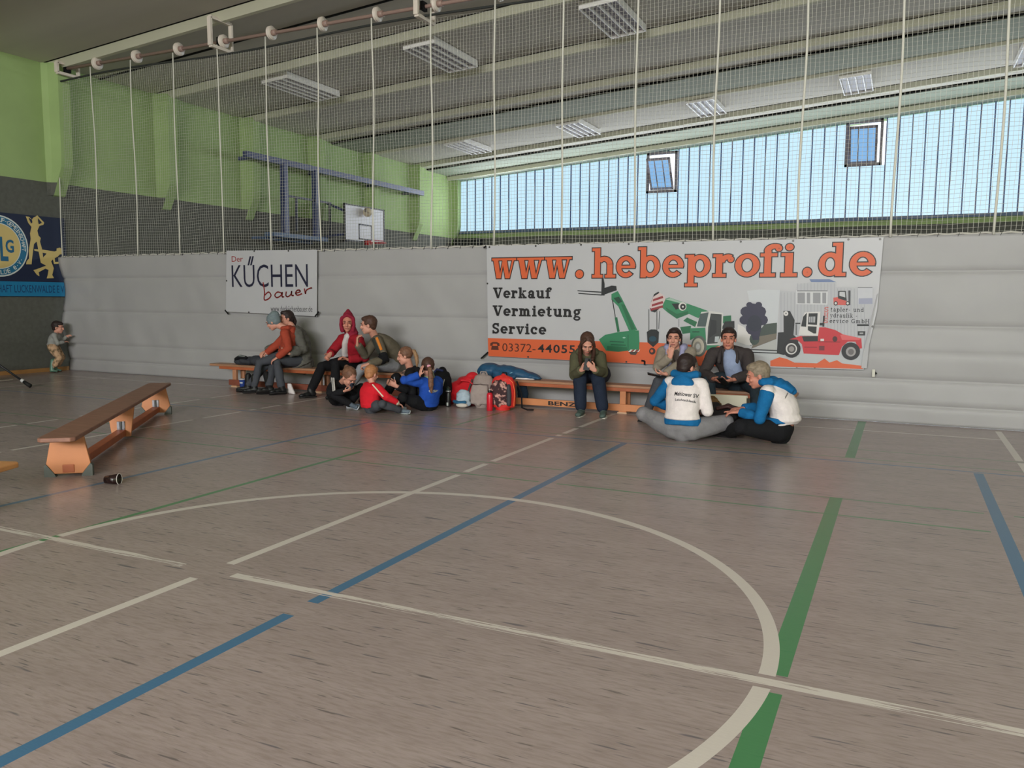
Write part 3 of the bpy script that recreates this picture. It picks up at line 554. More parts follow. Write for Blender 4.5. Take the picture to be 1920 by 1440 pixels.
straps(bb, [((-5.33, .55), (-5.215, .645)), ((-3.0, .61), (-2.955, .605)), ((-2.955, .605), (-2.955, .555)), ((-.275, .60), (-.235, .56)), ((-5.25, 2.115), (-5.29, 2.09))])
MB().box((-.265, YBN-.01, .57), (.03, .004, .085)).build('tie_strap', wh_m, bb)
# ------------------------------------------------------------------ club banner on the left wall
XB = XW+.035
def at_x(px, py, X):
    d = FW + RT*((px-960)/FPX) - UP*((py-720)/FPX); t = X/d.x; return V((d.x*t, d.y*t, CAM_H+d.z*t))
cb = thing('club_banner', 'dark blue club banner with round emblem and athlete silhouettes on grey wall', 'banner', (XB, 9.05, 2.1))
MB().box((XB-.004, 8.98, 2.112), (.008, 2.7, 1.46)).build('sheet', mat('navy_cloth', (24, 34, 62), .6), cb)
def wp(lay): return lambda y, z: (XB+.001+.0012*lay, y, z)
cy0, cz0 = 9.05, 2.262; b = MB(); f = wp(1)
b.add([f(y, z) for y, z in ((7.64, 1.39), (10.32, 1.39), (10.32, 1.65), (7.64, 1.65))], [(0, 1, 2, 3)], 0)
for lay, r_, mi in ((1, .535, 1), (2, .51, 2), (3, .40, 1), (4, .385, 3)): b.add([wp(lay)(cy0+r_*math.cos(2*math.pi*i/48), cz0+r_*math.sin(2*math.pi*i/48)) for i in range(48)], [tuple(range(48))], mi)
for pts in ([(193, 182), (218, 186), (240, 206), (252, 190), (264, 186), (280, 175), (332, 230), (325, 246), (296, 254), (280, 290), (290, 328), (306, 345), (300, 372), (315, 425), (330, 532), (306, 532), (300, 500), (275, 372), (255, 390), (240, 505), (237, 542), (195, 542), (200, 518), (218, 498), (216, 440), (230, 350), (225, 310), (236, 262), (212, 232)], [(256, 428), (320, 432), (410, 446), (424, 440), (424, 424), (450, 417), (470, 434), (466, 464), (446, 470), (434, 484), (410, 497), (414, 525), (478, 520), (478, 535), (405, 540), (396, 506), (384, 520), (404, 572), (392, 622), (405, 646), (350, 648), (358, 622), (364, 584), (340, 575), (290, 602), (296, 632), (276, 620), (250, 585), (272, 580), (346, 552), (308, 532), (326, 488), (350, 462), (258, 440)]):
    p = [at_x(x/4, 360+y/4, XB+.004+.0006*(len(pts) % 7)) for x, y in pts]; b.add(p, [tuple(range(len(p)))], 3)
for pts in ([(214, 192), (238, 206), (243, 226), (234, 236), (224, 216)], [(284, 196), (314, 230), (292, 242), (286, 222)]):
    p = [at_x(x/4, 360+y/4, XB+.012) for x, y in pts]; b.add(p, [tuple(range(len(p)))], 4)
b.build('printed_artwork', [mat('cyan_print', (22, 118, 164), .6), mat('white_print', (206, 210, 206), .6), mat('ring_blue_print', (30, 104, 140), .6), mat('sand_print', (204, 180, 116), .6), mat('navy_cloth', (24, 34, 62))], cb, fix=False)
l = MB(); sans_text(l, 'LEICHTATHLETIK-GEMEINSCHAFT LUCKENWALDE E V', 7.62, 10.24, 1.455, 1.59, wp(2), 0)
CM = [mat('deep_blue_print', (18, 58, 104), .6), mat('teal_print', (28, 92, 128), .6), mat('white_print', (206, 210, 206))]; l.build('lettering', CM, cb, fix=False); l = MB()
sans_text(l, 'L', 8.85, 9.0, 2.06, 2.46, wp(5), 1, bold=.03); sans_text(l, 'L', 9.07, 9.21, 2.00, 2.42, wp(6), 1, bold=.03); sans_text(l, 'G', 9.17, 9.32, 2.15, 2.38, wp(5), 1, bold=.03)
l.build('lettering', CM, cb, fix=False); l = MB()
def ring_text(s, a0, a1, r_, h, flip=False):
    for i, c_ in enumerate(s):
        if c_ == ' ': continue
        a = math.radians(a0+(a1-a0)*i/(len(s)-1)); vs, fs = sans(c_, bold=.01); w_ = h*(.25 if c_ in 'I.·-' else .72); hh = h*(.16 if c_ in '-.·' else 1)
        rad = V((0, math.cos(a), math.sin(a))); u = V((0, math.sin(a), -math.cos(a)))
        if flip: u = -u
        up = -rad if flip else rad; c0 = V((XB+.006, cy0, cz0))+rad*r_
        l.add([c0+u*((x-.5)*w_)+up*((y-.5)*hh) for x, y in vs], fs, 2)
ring_text('LAUF-GEMEINSCHAFT', 96, -6, .455, .075); ring_text('LUCKENWALDE e.V.', -150, -30, .455, .075, True)
l.build('lettering', CM, cb, fix=False)
# ------------------------------------------------------------------ ceiling lights
lw = mat('white_enamel', (226, 222, 218), .4, .5); lp = mat('louvre_grey', (150, 146, 154), .5, .4)
rows = [(-11.45, 13.78, 'leftmost of the three large ceiling lights near the netting'), (-8.1, 13.78, 'middle of the three large ceiling lights near the netting'), (-4.72, 13.84, 'nearest and largest-looking ceiling light, at the top of the view'),
        (-11.45, 20.95, 'small-looking ceiling light farthest left, near the window corner'), (-8.1, 21.0, 'white louvred ceiling light second from the left in the far row'), (-4.68, 21.0, 'white louvred ceiling light above the left tilting vent, far row'), (-1.23, 21.15, 'white louvred ceiling light above the right tilting vent, far row'), (2.3, 21.15, 'white louvred ceiling light cut by the right edge of the view')]
for x, y, lab in rows:
    z = roof(x)-.15; t = thing('ceiling_light', lab, 'light', (x, y, z), 'louvred ceiling lights'); a = math.atan(.072); M = Matrix.Rotation(-a, 3, 'Y'); o = V((x, y, z))
    def bx(b, c, d): b.box(o+M @ V(c), d, M)
    b = MB(); W, L = .64, 1.66
    for c, d in (((-W/2, 0, .06), (.02, L, .12)), ((W/2, 0, .06), (.02, L, .12)), ((0, -L/2, .06), (W, .02, .12)), ((0, L/2, .06), (W, .02, .12)), ((0, 0, .125), (W, L, .02))): bx(b, c, d)
    b.build('housing', lw, t)
    b = MB(); bx(b, (0, 0, .05), (W-.03, L-.03, .01)); b.build('reflector', lp, t)
    for k in (-1, 0, 1):
        b = MB(); bx(b, (k*W/4, 0, .02), (.022, L-.03, .05)); b.build('louvre', lw, t)
# ------------------------------------------------------------------ benches
wood = mat('orange_bench_wood', (196, 128, 84), .45, .45, .14, 3, stretch=(1, 1, 1))
woodtop = mat('worn_bench_top', (138, 98, 82), .5, .4, .18, 5, stretch=(.6, 4, 4)); woodred = mat('reddish_bench_rail', (168, 92, 58), .5, .4, .15, 5)
woodback = mat('back_bench_top', (160, 118, 90), .45, .45, .16, 5, stretch=(.5, 5, 5))
metal = mat('hinge_metal', (120, 118, 122), .35, .5, metal=.7); rubber = mat('grey_rubber', (92, 96, 92), .7)
def bench(label, loc, ang, kind, group=None, topm=None):
    t = thing('gym_bench', label, 'bench', loc, 'gym benches'); ca, sa = math.cos(ang), math.sin(ang)
    def W(x, y, z): return V((loc[0]+x*ca-y*sa, loc[1]+x*sa+y*ca, loc[2]+z))
    def wb(b): b.v = [tuple(W(*v)) for v in b.v]; return b
    tw = .13; b = MB(); prof = []
    ou = [(-2.02, -tw+.03), (-1.99, -tw), (1.99, -tw), (2.02, -tw+.03), (2.02, tw-.03), (1.99, tw), (-1.99, tw), (-2.02, tw-.03)]
    b.prism([(x, y, .315) for x, y in ou], (0, 0, .034)); bevel(wb(b).build('seat_plank', topm or woodtop, t), .008, 3)
    if kind == 'board':
        for x, end in ((-1.72, 1), (0, 0), (1.72, 1)):
            if end: pts = [(-.115, .315), (.115, .315), (.158, .10), (.10, .022), (-.10, .022), (-.158, .10)]
            else: pts = [(-.125, .315), (.125, .315), (.085, .022), (-.085, .022)]
            lg = bevel(wb(MB().prism([(x-.016, y, z) for y, z in pts], (.032, 0, 0))).build('leg', wood, t), .004)
            if end:
                for s in (-1, 1): wb(MB().prism([(x-.024, s*.158, .10), (x-.024, s*.172, .085), (x-.024, s*.172, 0), (x-.024, s*.09, 0), (x-.024, s*.10, .022)], (.048, 0, 0))).build('foot_pad', rubber, lg)
            sgn = -1 if x > -.1 else 1
            hb = MB().box((x-.022, 0, .135 if x > -1 else .298), (.012, .07, .08 if x > -1 else .03)); hb.tube([(x-.03, 0, .09 if x > -1 else .285), (x-.03, 0, .175 if x > -1 else .31)], .012, 8)
            for yy in (-.028, .028):
                for zz in ((.105, .165) if x > -1 else (.298,)): hb.lathe([(.006, 0), (.006, .008)], (x-.032, yy, zz), (1, 0, 0), 8)
            wb(hb).build('hinge', metal, lg)
        bevel(wb(MB().box((0, 0, .062), (3.486, .085, .062))).build('floor_rail', woodred, t), .005)
    else:
        for x in (-1.72, 0, 1.72) if kind == 'posts' else (-1.5, .15, 1.72):
            lb = MB()
            for yy in (-.085, .085): lb.box((x, yy, .165), (.075, .045, .30))
            lb.box((x, 0, .035), (.10, .23, .06)); bevel(wb(lb).build('leg', wood if kind == 'posts' else mat('muted_bench_leg', (172, 122, 92), .5, .4, .12, 5), t), .005)
            wb(MB().box((x, 0, .008), (.12, .25, .016))).build('foot_pad', mat('pale_foot_pad', (196, 160, 128), .6), t)
        bevel(wb(MB().box((.1, -.11, .072), (3.4, .035, .085))).build('floor_rail', wood if kind == 'posts' else mat('dark_red_rail', (126, 70, 54), .5, .4, .12, 5), t), .005)
        bevel(wb(MB().box((0, -.105, .295), (3.6, .03, .045))).build('apron', woodred, t), .004)
    return t, W
u = V((-7.95, 6.81, 0))-V((-5.80, 4.13, 0)); ang = math.atan2(u.y, u.x)
bench('long brown bench standing alone on the open floor at left', (-6.875, 5.47, 0), ang, 'board')
bench('wooden bench under the small banner, with two pairs of people', (-7.84, 9.60, 0), 0, 'wide', None, woodback)
tB, WB = bench('wooden bench in front of the large banner, with the olive hooded person', (-3.04, 9.60, 0), 0, 'posts', None, woodback)
b = MB(); sans_text(b, 'BENZ', -4.02, -3.64, .045, .098, lambda x, z: (x, 9.60-.1295, z), bold=.03); b.build('lettering', blackp, tB, fix=False)
a2 = math.atan2(-.35, -.94)
bench('pale bench end poking in at the left edge of the view', (-4.95-2.02*.94+.0, 3.12-2.02*.35, 0), math.atan2(.35, .94), 'board', None, mat('pale_bench_top', (196, 138, 86), .45, .4, .1, 4))
# ------------------------------------------------------------------ basketball frame on the left wall
bk = thing('basketball_hoop', 'white basketball backboard on a blue steel wall frame behind the netting', 'basketball hoop', (-13.6, 18.3, 3.4))
blue_s = mat('blue_steel', (58, 66, 104), .45, .5); XBd = -13.2
MB().box((XBd-.02, 18.355, 3.357), (.035, 1.78, .955)).build('backboard', mat('backboard_white', (214, 210, 216), .4, .4), bk)
b = MB()
for y, z, dy, dz in ((18.355, 3.82, 1.80, .035), (18.355, 2.895, 1.80, .035), (17.472, 3.357, .035, .97), (19.238, 3.357, .035, .97)): b.box((XBd-.015, y, z), (.05, dy, dz))
b.build('border', blackp, bk)
b = MB()
for y, z, dy, dz in ((18.36, 3.345, .6, .04), (18.36, 2.96, .6, .04), (18.08, 3.15, .04, .42), (18.64, 3.15, .04, .42)): b.box((XBd, y, z), (.006, dy, dz))
b.build('target_square', mat('target_dark', (58, 54, 62), .5), bk)
MB().box((XBd, 18.95, 2.97), (.006, .52, .03)).build('maker_stripe', mat('red_mark', (170, 60, 66), .5), bk)
rim = MB(); rim.tube([(XBd+.38+.23*math.cos(a), 18.37+.23*math.sin(a), 2.86) for a in [2*math.pi*i/24 for i in range(25)]], .012, 8); rim.box((XBd+.08, 18.37, 2.87), (.16, .12, .12)); rim.build('rim', mat('red_rim', (190, 44, 48), .45), bk, True)
b = MB()
for i in range(12):
    a = 2*math.pi*i/12; b.tube([(XBd+.38+.225*math.cos(a), 18.37+.225*math.sin(a), 2.85), (XBd+.38+.14*math.cos(a+.5), 18.37+.14*math.sin(a+.5), 2.45)], .004, 4)
b.build('rim_net', net_m, bk)
b = MB(); b.box((-13.72, 18.3, 4.645), (.12, 7.65, .14)); b.build('support_rail', blue_s, bk)
for y in (15.75, 16.93): MB().box((-13.7, y, 3.74), (.14, .14, 1.75)).build('post', blue_s, bk)
b = MB(); b.box((-13.7, 16.6, 3.86), (.05, 1.85, .05))
for y in (16.15, 17.0, 17.45): b.box((-13.68, y, 3.45), (.045, .045, .85))
b.build('guard_frame', mat('dark_blue_steel', (44, 46, 62), .5), bk)
b = MB(); b.box((-13.62, 16.1, 2.88), (.3, 2.0, .10)); b.box((-13.9, 15.9, 2.80), (.25, 1.9, .06)); b.build('platform', mat('blue_plate', (70, 92, 124), .5), bk)
b = MB()
for y in (17.8, 18.9): b.bar((-14.3, y, 4.0), (XBd-.03, y, 3.6), .06, .06); b.bar((-14.3, y, 3.0), (XBd-.03, y, 3.1), .06, .06)
b.build('support_arm', blue_s, bk)
b = MB()
for y in (14.9, 17.4, 19.9, 21.9): b.bar((-14.3, y, 4.64), (-13.72, y, 4.64), .08, .08)
b.build('wall_bracket', blue_s, bk)
bc = at_x(689, 398, XBd+.13)
bl = MB().ball(bc, .122, None, 24, 16).build('ball', mat('worn_ball', (206, 190, 160), .5, .4, .9, 3.2, rgb2=(60, 58, 74), thr=.56), None, True); tag(bl, 'pale ball in front of the basketball backboard', 'ball')
# ------------------------------------------------------------------ people
def fuse(b, name, mats, vox, loc, it=4, wr=0, ws=9, seed=0.0, fac=.5):
    """voxel-fuses the collected shapes into one continuous smooth surface, with small cloth wrinkles"""
    me = b.mesh('tmp', [], fix=False); o = link('tmp', me)
    m = o.modifiers.new('r', 'REMESH'); m.mode = 'VOXEL'; m.voxel_size = vox
    if it: s = o.modifiers.new('s', 'SMOOTH'); s.factor = fac; s.iterations = it
    dg = bpy.context.evaluated_depsgraph_get(); dg.update(); new = bpy.data.meshes.new_from_object(o.evaluated_get(dg)); bpy.data.objects.remove(o); bpy.data.meshes.remove(me)
    new.name = name; l = V(loc); nv = len(new.vertices)
    if wr:
        nr = [v.normal.copy() for v in new.vertices]
        for v, n_ in zip(new.vertices, nr):
            c = v.co; a = noise.noise((c.x*ws, c.y*ws, c.z*ws*1.7+seed)); a2 = 1-abs(noise.noise((c.x*ws*.8+seed, c.y*ws*.8, c.z*ws*1.5)))*2
            v.co = c+n_*(wr*(.6*a+.7*a2-.2))
    for v in new.vertices: v.co -= l
    for q in (mats if isinstance(mats, (list, tuple)) else [mats]): new.materials.append(q)
    new.polygons.foreach_set('use_smooth', [True]*len(new.polygons)); new.update(); return new
def sweep(b, pts, rx, ry, right, n=16, ends=True):
    pts = [V(p) for p in pts]; vs = []; fs = []; N_ = len(pts)
    if not isinstance(rx, (list, tuple)): rx = [rx]*N_
    if not isinstance(ry, (list, tuple)): ry = [ry]*N_
    for i, p in enumerate(pts):
        t = (pts[min(i+1, N_-1)]-pts[max(i-1, 0)]).normalized(); x = (right-t*right.dot(t))
        x = x.normalized() if x.length > 1e-3 else t.orthogonal().normalized(); y = t.cross(x)
        for k in range(n): a = 2*math.pi*k/n; vs.append(p+x*math.cos(a)*rx[i]+y*math.sin(a)*ry[i])
    for i in range(N_-1):
        for k in range(n): fs.append((i*n+k, i*n+(k+1) % n, (i+1)*n+(k+1) % n, (i+1)*n+k))
    fs.append(tuple(reversed(range(n)))); fs.append(tuple((N_-1)*n+k for k in range(n))); b.add(vs, fs)
    if ends:
        for p, a in ((pts[0], min(rx[0], ry[0])), (pts[-1], min(rx[-1], ry[-1]))): b.ball(p, a*.97)
def curve(p0, p1, p2, p3, n=8):
    return [((1-t)**3)*p0+3*t*(1-t)**2*p1+3*t*t*(1-t)*p2+t**3*p3 for t in [i/n for i in range(n+1)]]
def interp(ks, t):
    for (a, va), (c, vc) in zip(ks[:-1], ks[1:]):
        if t <= c: return va+(vc-va)*(t-a)/(c-a)
    return ks[-1][1]
def ik(a, c, l1, l2, pole):
    d = c-a; L_ = d.length
    if L_ > (l1+l2)*.995: c = a+d*((l1+l2)*.995/L_); d = c-a; L_ = d.length
    if L_ < abs(l1-l2)+.03: L_ = abs(l1-l2)+.03
    u = d.normalized(); x = (l1*l1-l2*l2+L_*L_)/(2*L_); h = math.sqrt(max(0, l1*l1-x*x)); p = V(pole); p = (p-u*p.dot(u)).normalized()
    return a+u*x+p*h, c
def hand(b, W, d, n, side, curl, k, spread=.0, point=False):
    d = V(d).normalized(); n = V(n); n = (n-d*n.dot(d)).normalized(); w_ = d.cross(n)*side
    b_ = MB(); sweep(b, [W-d*.02*k, W+d*.03*k, W+d*.085*k], [.027*k, .036*k, .040*k], [.022*k, .017*k, .014*k], w_)
    for i, (off, ln) in enumerate(((.030, .072), (.010, .080), (-.010, .075), (-.029, .058))):
        p = W+d*.082*k+w_*off*k; dd = (d+w_*(off*8*spread)).normalized(); c_ = curl*(.15 if (point and i == 0) else 1)
        pts = [p-dd*.01*k, p]; ang = 0
        for s, f_ in enumerate((.45, .32, .26)):
            ang += c_*(.8, 1.0, .7)[s]; p = p+(dd*math.cos(ang)+n*math.sin(ang))*ln*f_*k; pts.append(p)
        b.tube(pts, [.0098*k, .0098*k, .0092*k, .0086*k, .0072*k], 8); b.ball(pts[-1], .0074*k, None, 8, 6)
    p = W+d*.02*k+w_*.026*k; q = p+(d*.55+w_*.65+n*.35).normalized()*.042*k; r_ = q+(d*.85+w_*.1+n*(.2+.5*curl)).normalized()*.034*k
    b.tube([p, q, r_], [.014*k, .011*k, .0085*k], 8); b.ball(r_, .0088*k, None, 8, 6)
EYE = mat('eye_dark', (44, 34, 32), .3, .5); EYW = mat('eye_white', (158, 132, 122), .4, .4); LIP = mat('lip_rose', (156, 86, 80), .5, .4)
def cloth(name, rgb, **k): return mat(name, rgb, .85, .2, .06, 20, .25, 90, **k)
SKIN = mat('skin_fair', (204, 146, 126), .55, .35, .05, 14); SKIN2 = mat('skin_ruddy', (192, 128, 108), .55, .35, .06, 14)
def person(label, s, pel, neck, bf, head, look, wl, wr, el, er, al, ar, kl, kr, tl, tr, top, bottom, shoe, hair_m, hair='short', sf=None, hk=1.0, skin=None, slouch=.06,
           hl=None, hr=None, fat=1.0, loose=1.0, sleeves=None, cuff=.0, short_sleeve=False, shoe_h=.0, brow=None, face=True, tilt=0, leg_fat=1.0, hem=.10, shw=1.0, coat=0, leg_end=.93, bw=1.0):
    pel, neck, head = V(pel), V(neck), V(head); bf = V(bf).normalized(); sf = V(sf).normalized() if sf else bf; look = V(look).normalized(); skin = skin or SKIN
    Z = V((0, 0, 1)); br = bf.cross(Z).normalized(); sr = sf.cross(Z).normalized(); ax = (neck-pel).normalized()
    base = (pel.x, pel.y, 0); t = thing('person', label, 'person', base, PG)
    UA, FA, TH, SH = .285*s, .255*s, .43*s, .42*s
    ch = neck-ax*.10*s; shl = neck-sr*.175*s*shw*fat**.5-ax*.055*s; shr = neck+sr*.175*s*shw*fat**.5-ax*.055*s
    hipl = pel-br*.09*s; hipr = pel+br*.09*s
    eL, wl = ik(shl, V(wl), UA, FA, el); eR, wr = ik(shr, V(wr), UA, FA, er)
    kL, al = ik(hipl, V(al), TH, SH, kl); kR, ar = ik(hipr, V(ar), TH, SH, kr)
    spine = curve(pel, pel+Z*.16*s-bf*slouch, neck-ax*.18*s-sf*slouch*1.2, neck, 8)
    def torso(b, grow=0, t0=0, t1=1, ks=1.0):
        N_ = 9; ts = [t0+(t1-t0)*i/(N_-1) for i in range(N_)]; pts = []; rx = []; ry = []
        for q in ts:
            f_ = q*8; i = min(7, int(f_)); pts.append(spine[i].lerp(spine[i+1], f_-i))
            rx.append((interp([(0, .165), (.25, .15), (.55, .16), (.80, .175), (.9, .14), (1, .06)], q)*fat)*s*ks+grow); ry.append((interp([(0, .125), (.25, .115), (.55, .12), (.8, .105), (.9, .085), (1, .056)], q)*fat)*s*ks+grow)
        for i in range(N_-1): pass
        sweep(b, pts, rx, ry, (br+sr).normalized(), 18, t0 == 0)
        if t1 > .9: sweep(b, [shl, neck-ax*.05*s, shr], [.055*s*ks+grow]*3, [.05*s*ks+grow]*3, sf)
    # body: one continuous surface
    b = MB(); torso(b, -.012, 0, 1, .93)
    for sh, e, w_ in ((shl, eL, wl), (shr, eR, wr)): sweep(b, [sh, sh.lerp(e, .5), e, e.lerp(w_, .35), w_], [.046*s, .043*s, .036*s, .037*s, .026*s], [.046*s, .043*s, .036*s, .035*s, .021*s], Z.cross(e-sh))
    for h_, k_, a_ in ((hipl, kL, al), (hipr, kR, ar)): sweep(b, [h_, h_.lerp(k_, .5), k_, k_.lerp(a_, .35), a_], [.082*s, .072*s, .050*s, .052*s, .034*s], [.082*s, .072*s, .050*s, .052*s, .034*s], br)
    f = look; r = f.cross(Z).normalized()
    if tilt: r = (Matrix.Rotation(tilt, 3, f) @ r)
    u = r.cross(f).normalized(); k = hk; Mh = Matrix((r, f, u)).transposed(); C_ = head
    def H(x, y, z): return C_+(r*x+f*y+u*z)*k
    b.ball(H(0, -.012, .026), (.074*k, .094*k, .086*k), Mh, 20, 14); b.ball(H(0, .03, -.042), (.056*k, .060*k, .072*k), Mh); b.ball(H(0, .056, -.092), (.030*k, .027*k, .024*k), Mh); b.ball(H(0, .006, -.062), (.058*k, .058*k, .05*k), Mh)
    b.tube([H(0, .084, .012), H(0, .097, -.016), H(0, .102, -.034)], [.010*k, .013*k, .016*k], 10); b.ball(H(0, .096, -.036), (.019*k, .014*k, .011*k), Mh, 10, 8)
    b.ball(H(0, .076, .028), (.052*k, .016*k, .012*k), Mh, 12, 8); b.ball(H(0, .082, -.066), (.024*k, .013*k, .012*k), Mh, 10, 8)
    for q in (-1, 1): b.ball(H(q*.073, -.008, -.016), (.010*k, .018*k, .028*k), Mh, 10, 8); b.ball(H(q*.038, .068, -.028), (.022*k, .02*k, .02*k), Mh, 10, 8)
    sweep(b, [neck-ax*.07*s, neck, H(0, -.018, -.045)], [.06*s, .054*s, .052*k], [.058*s, .052*s, .054*k], sr)
    hl = hl or dict(d=(wl-eL), n=-Z, c=.5); hr = hr or dict(d=(wr-eR), n=-Z, c=.5)
    for w_, hh, sd in ((wl, hl, -1), (wr, hr, 1)): hand(b, w_, hh['d'], hh['n'], sd, hh.get('c', .5), s*.98+.02, hh.get('sp', 0), hh.get('pt', False))
    bo = link('body', fuse(b, 'body', skin, .0062, base, 3), t)
    if face:
        br_m = brow or hair_m
        for q in (-1, 1):
            e = MB().ball(H(q*.031, .0815, .006), (.0135*k, .007*k, .0062*k), Mh, 12, 8); eo = e.build('eye', EYW, t, True)
            i_ = MB().ball(H(q*.031, .0875, .006), (.0080*k, .003*k, .0066*k), Mh, 10, 6); i_.build('iris', EYE, eo, True)
            MB().tube([H(q*.012, .092, .024), H(q*.030, .0915, .0305), H(q*.050, .076, .024)], [.0035*k, .005*k, .003*k], 6).build('eyebrow', br_m, t, True)
        MB().ball(H(0, .0925, -.066), (.0235*k, .0055*k, .0065*k), Mh, 14, 8).build('mouth', LIP, t, True)
    # clothing
    top = top if isinstance(top, dict) else dict(m=top); g = .016*loose
    b = MB(); torso(b, g, hem, .985)
    sl = sleeves or {}
    if coat: sweep(b, [spine[1], spine[0], spine[0]-Z*coat*s-bf*.02*s], [.16*s*fat+g, .182*s*fat+g, .19*s*fat+g], [.12*s*fat+g, .148*s*fat+g, .15*s*fat+g], br)
    else:
        hp = spine[0].lerp(spine[1], hem*8); sweep(b, [hp+Z*.06*s, hp+Z*.01*s], [.160*s*fat+g, .172*s*fat+g], [.122*s*fat+g, .134*s*fat+g], br, 18, False)
    def sleeve(b_, sh, e, w_, sd):
        end = e.lerp(w_, .93-cuff) if not short_sleeve else sh.lerp(e, .72)
        if short_sleeve: sweep(b_, [sh, sh.lerp(e, .4), end], [.066*s, .064*s, .06*s], [.066*s, .064*s, .06*s], Z.cross(e-sh))
        else: sweep(b_, [sh, sh.lerp(e, .5), e, e.lerp(w_, .4), end, end], [(.056*loose+.01)*s, (.052*loose+.006)*s, .052*loose*s, .050*loose*s, .043*loose*s, .034*s], [(.056*loose+.01)*s, (.052*loose+.006)*s, .052*loose*s, .050*loose*s, .043*loose*s, .034*s], Z.cross(e-sh), 14, False)
        if not short_sleeve: b_.ball(e, .051*loose*s)
    for key, sh, e, w_, sd in (('l', shl, eL, wl, -1), ('r', shr, eR, wr, 1)):
        if key in sl:
            b2 = MB(); sleeve(b2, sh, e, w_, sd); link('sleeve', fuse(b2, 'sleeve', sl[key], .010, base, 4, .005, 10, s*3), t)
        else: sleeve(b, sh, e, w_, sd)
    to = link(top.get('name', 'jacket'), fuse(b, 'top', top['m'], .0105, base, 4, top.get('w', .006), top.get('ws', 8), s*7), t)
    b = MB(); lf = leg_fat
    sweep(b, [pel+Z*.09*s, pel+Z*.02*s, pel-Z*.045*s], [.160*s*fat, .172*s*fat, .14*s*fat], [.122*s*fat, .132*s*fat, .11*s*fat], br)
    for h_, k_, a_ in ((hipl, kL, al), (hipr, kR, ar)): sweep(b, [h_, h_.lerp(k_, .5), k_, k_.lerp(a_, .4), k_.lerp(a_, leg_end)], [.100*s*lf, .088*s*lf, .068*s*lf, .064*s*lf, .056*s*lf], [.100*s*lf, .088*s*lf, .068*s*lf, .064*s*lf, .056*s*lf], br); b.ball(k_, .069*s*lf)
    link('trousers', fuse(b, 'trousers', bottom, .0105, base, 4, .005, 9, s*5), t)
    for a_, k_, td in ((al, kL, tl), (ar, kR, tr)):
        td = V(td).normalized(); upv = (k_-a_); upv = (upv-td*upv.dot(td)).normalized(); sd = td.cross(upv); Ms = Matrix((sd, td, upv)).transposed(); b = MB(); c0 = a_-upv*.045*s
        b.ball(c0-td*.025*s, (.042*s, .05*s, .045*s), Ms); b.ball(c0+td*.06*s-upv*.008*s, (.043*s, .075*s, .038*s), Ms); b.ball(c0+td*.135*s-upv*.016*s, (.044*s, .055*s, .03*s), Ms)
        sweep(b, [c0-td*.01*s, a_+upv*(.02+shoe_h)*s], [.044*s*bw, .050*s*bw], [.05*s*bw, .052*s*bw], sd)
        so = link('shoe', fuse(b, 'shoe', shoe[0], .008, base, 3), t)
        bs = MB(); pts = [c0+sd*x*s+td*y*s-upv*.040*s for x, y in ((-.036, -.065), (.036, -.065), (.044, .03), (.046, .12), (.03, .185), (-.03, .185), (-.046, .12), (-.044, .03))]
        bevel(bs.prism(pts, -upv*.016*s).build('sole', shoe[1], so), .004)
    # hair
    b = MB(); hairs = []
    if hair in ('short', 'pony', 'long', 'bun', 'boy'):
        b.ball(H(0, -.024, .034), (.083*k, .096*k, .092*k), Mh, 20, 14)
        if hair == 'boy': b.ball(H(0, .02, .072), (.062*k, .07*k, .045*k), Mh); b.ball(H(0, -.05, -.02), (.066*k, .055*k, .06*k), Mh)
        if hair == 'short': b.ball(H(0, .012, .082), (.060*k, .075*k, .038*k), Mh); b.ball(H(0, -.055, -.01), (.066*k, .05*k, .065*k), Mh)
        if hair == 'long':
            for q in (-1, 1): sweep(b, [H(q*.03, .052, .105), H(q*.070, .045, .05), H(q*.082, .03, -.03), H(q*.080, .05, -.13), H(q*.070, .07, -.22), H(q*.062, .08, -.29)], [.012*k, .014*k, .016*k, .024*k, .024*k, .012*k], [.02*k, .03*k, .034*k, .034*k, .026*k, .01*k], r)
            sweep(b, [H(0, -.07, .05), H(0, -.09, -.05), H(0, -.09, -.16)], [.07*k, .075*k, .06*k], [.035*k, .035*k, .025*k], r)
        if hair == 'pony':
            b.ball(H(0, -.104, .03), .024*k)
        if hair == 'bun': b.ball(H(0, -.11, .06), .034*k)
        link('hair', fuse(b, 'hair', hair_m, .0075, base, 3, .004, 30, 2.0), t)
    return dict(t=t, H=H, Mh=Mh, base=base, shl=shl, shr=shr, eL=eL, eR=eR, wl=wl, wr=wr, kL=kL, kR=kR, spine=spine, top=to, s=s, neck=neck, sr=sr, sf=sf, ax=ax, br=br, bf=bf, al=al, ar=ar, k=k, r=r, f=f, u=u, hipl=hipl, hipr=hipr)
PG = None
def extra(P, name, m, build, vox=.0095, it=4, wr=.004, ws=12):
    b = MB(); build(b); return link(name, fuse(b, name, m, vox, P['base'], it, wr, ws, 4.0), P['t'])
def project_text(P, name, m, lines, c, udir, vdir, ndir):
    """flat lettering laid onto the garment surface: each vertex is cast onto the cloth"""
    me = P['top'].data; bm = bmesh.new(); bm.from_mesh(me); bt = BVHTree.FromBMesh(bm); l = V(P['base']); mb_ = MB()
    for s_, u0, u1, v0, v1, arc in lines:
        vs, fs = sans(s_, bold=.02); out = []
        for x, y in vs:
            uu = u0+(u1-u0)*x; vv = v0+(v1-v0)*y+arc*(1-(2*x-1)**2); p = c+udir*uu+vdir*vv
            h_ = bt.ray_cast(p+ndir*.5-l, -ndir); q = (h_[0]+l+ndir*.003) if h_[0] is not None else p; out.append(q)
        mb_.add(out, fs)
    bm.free(); return mb_.build(name, m, P['t'], fix=False)
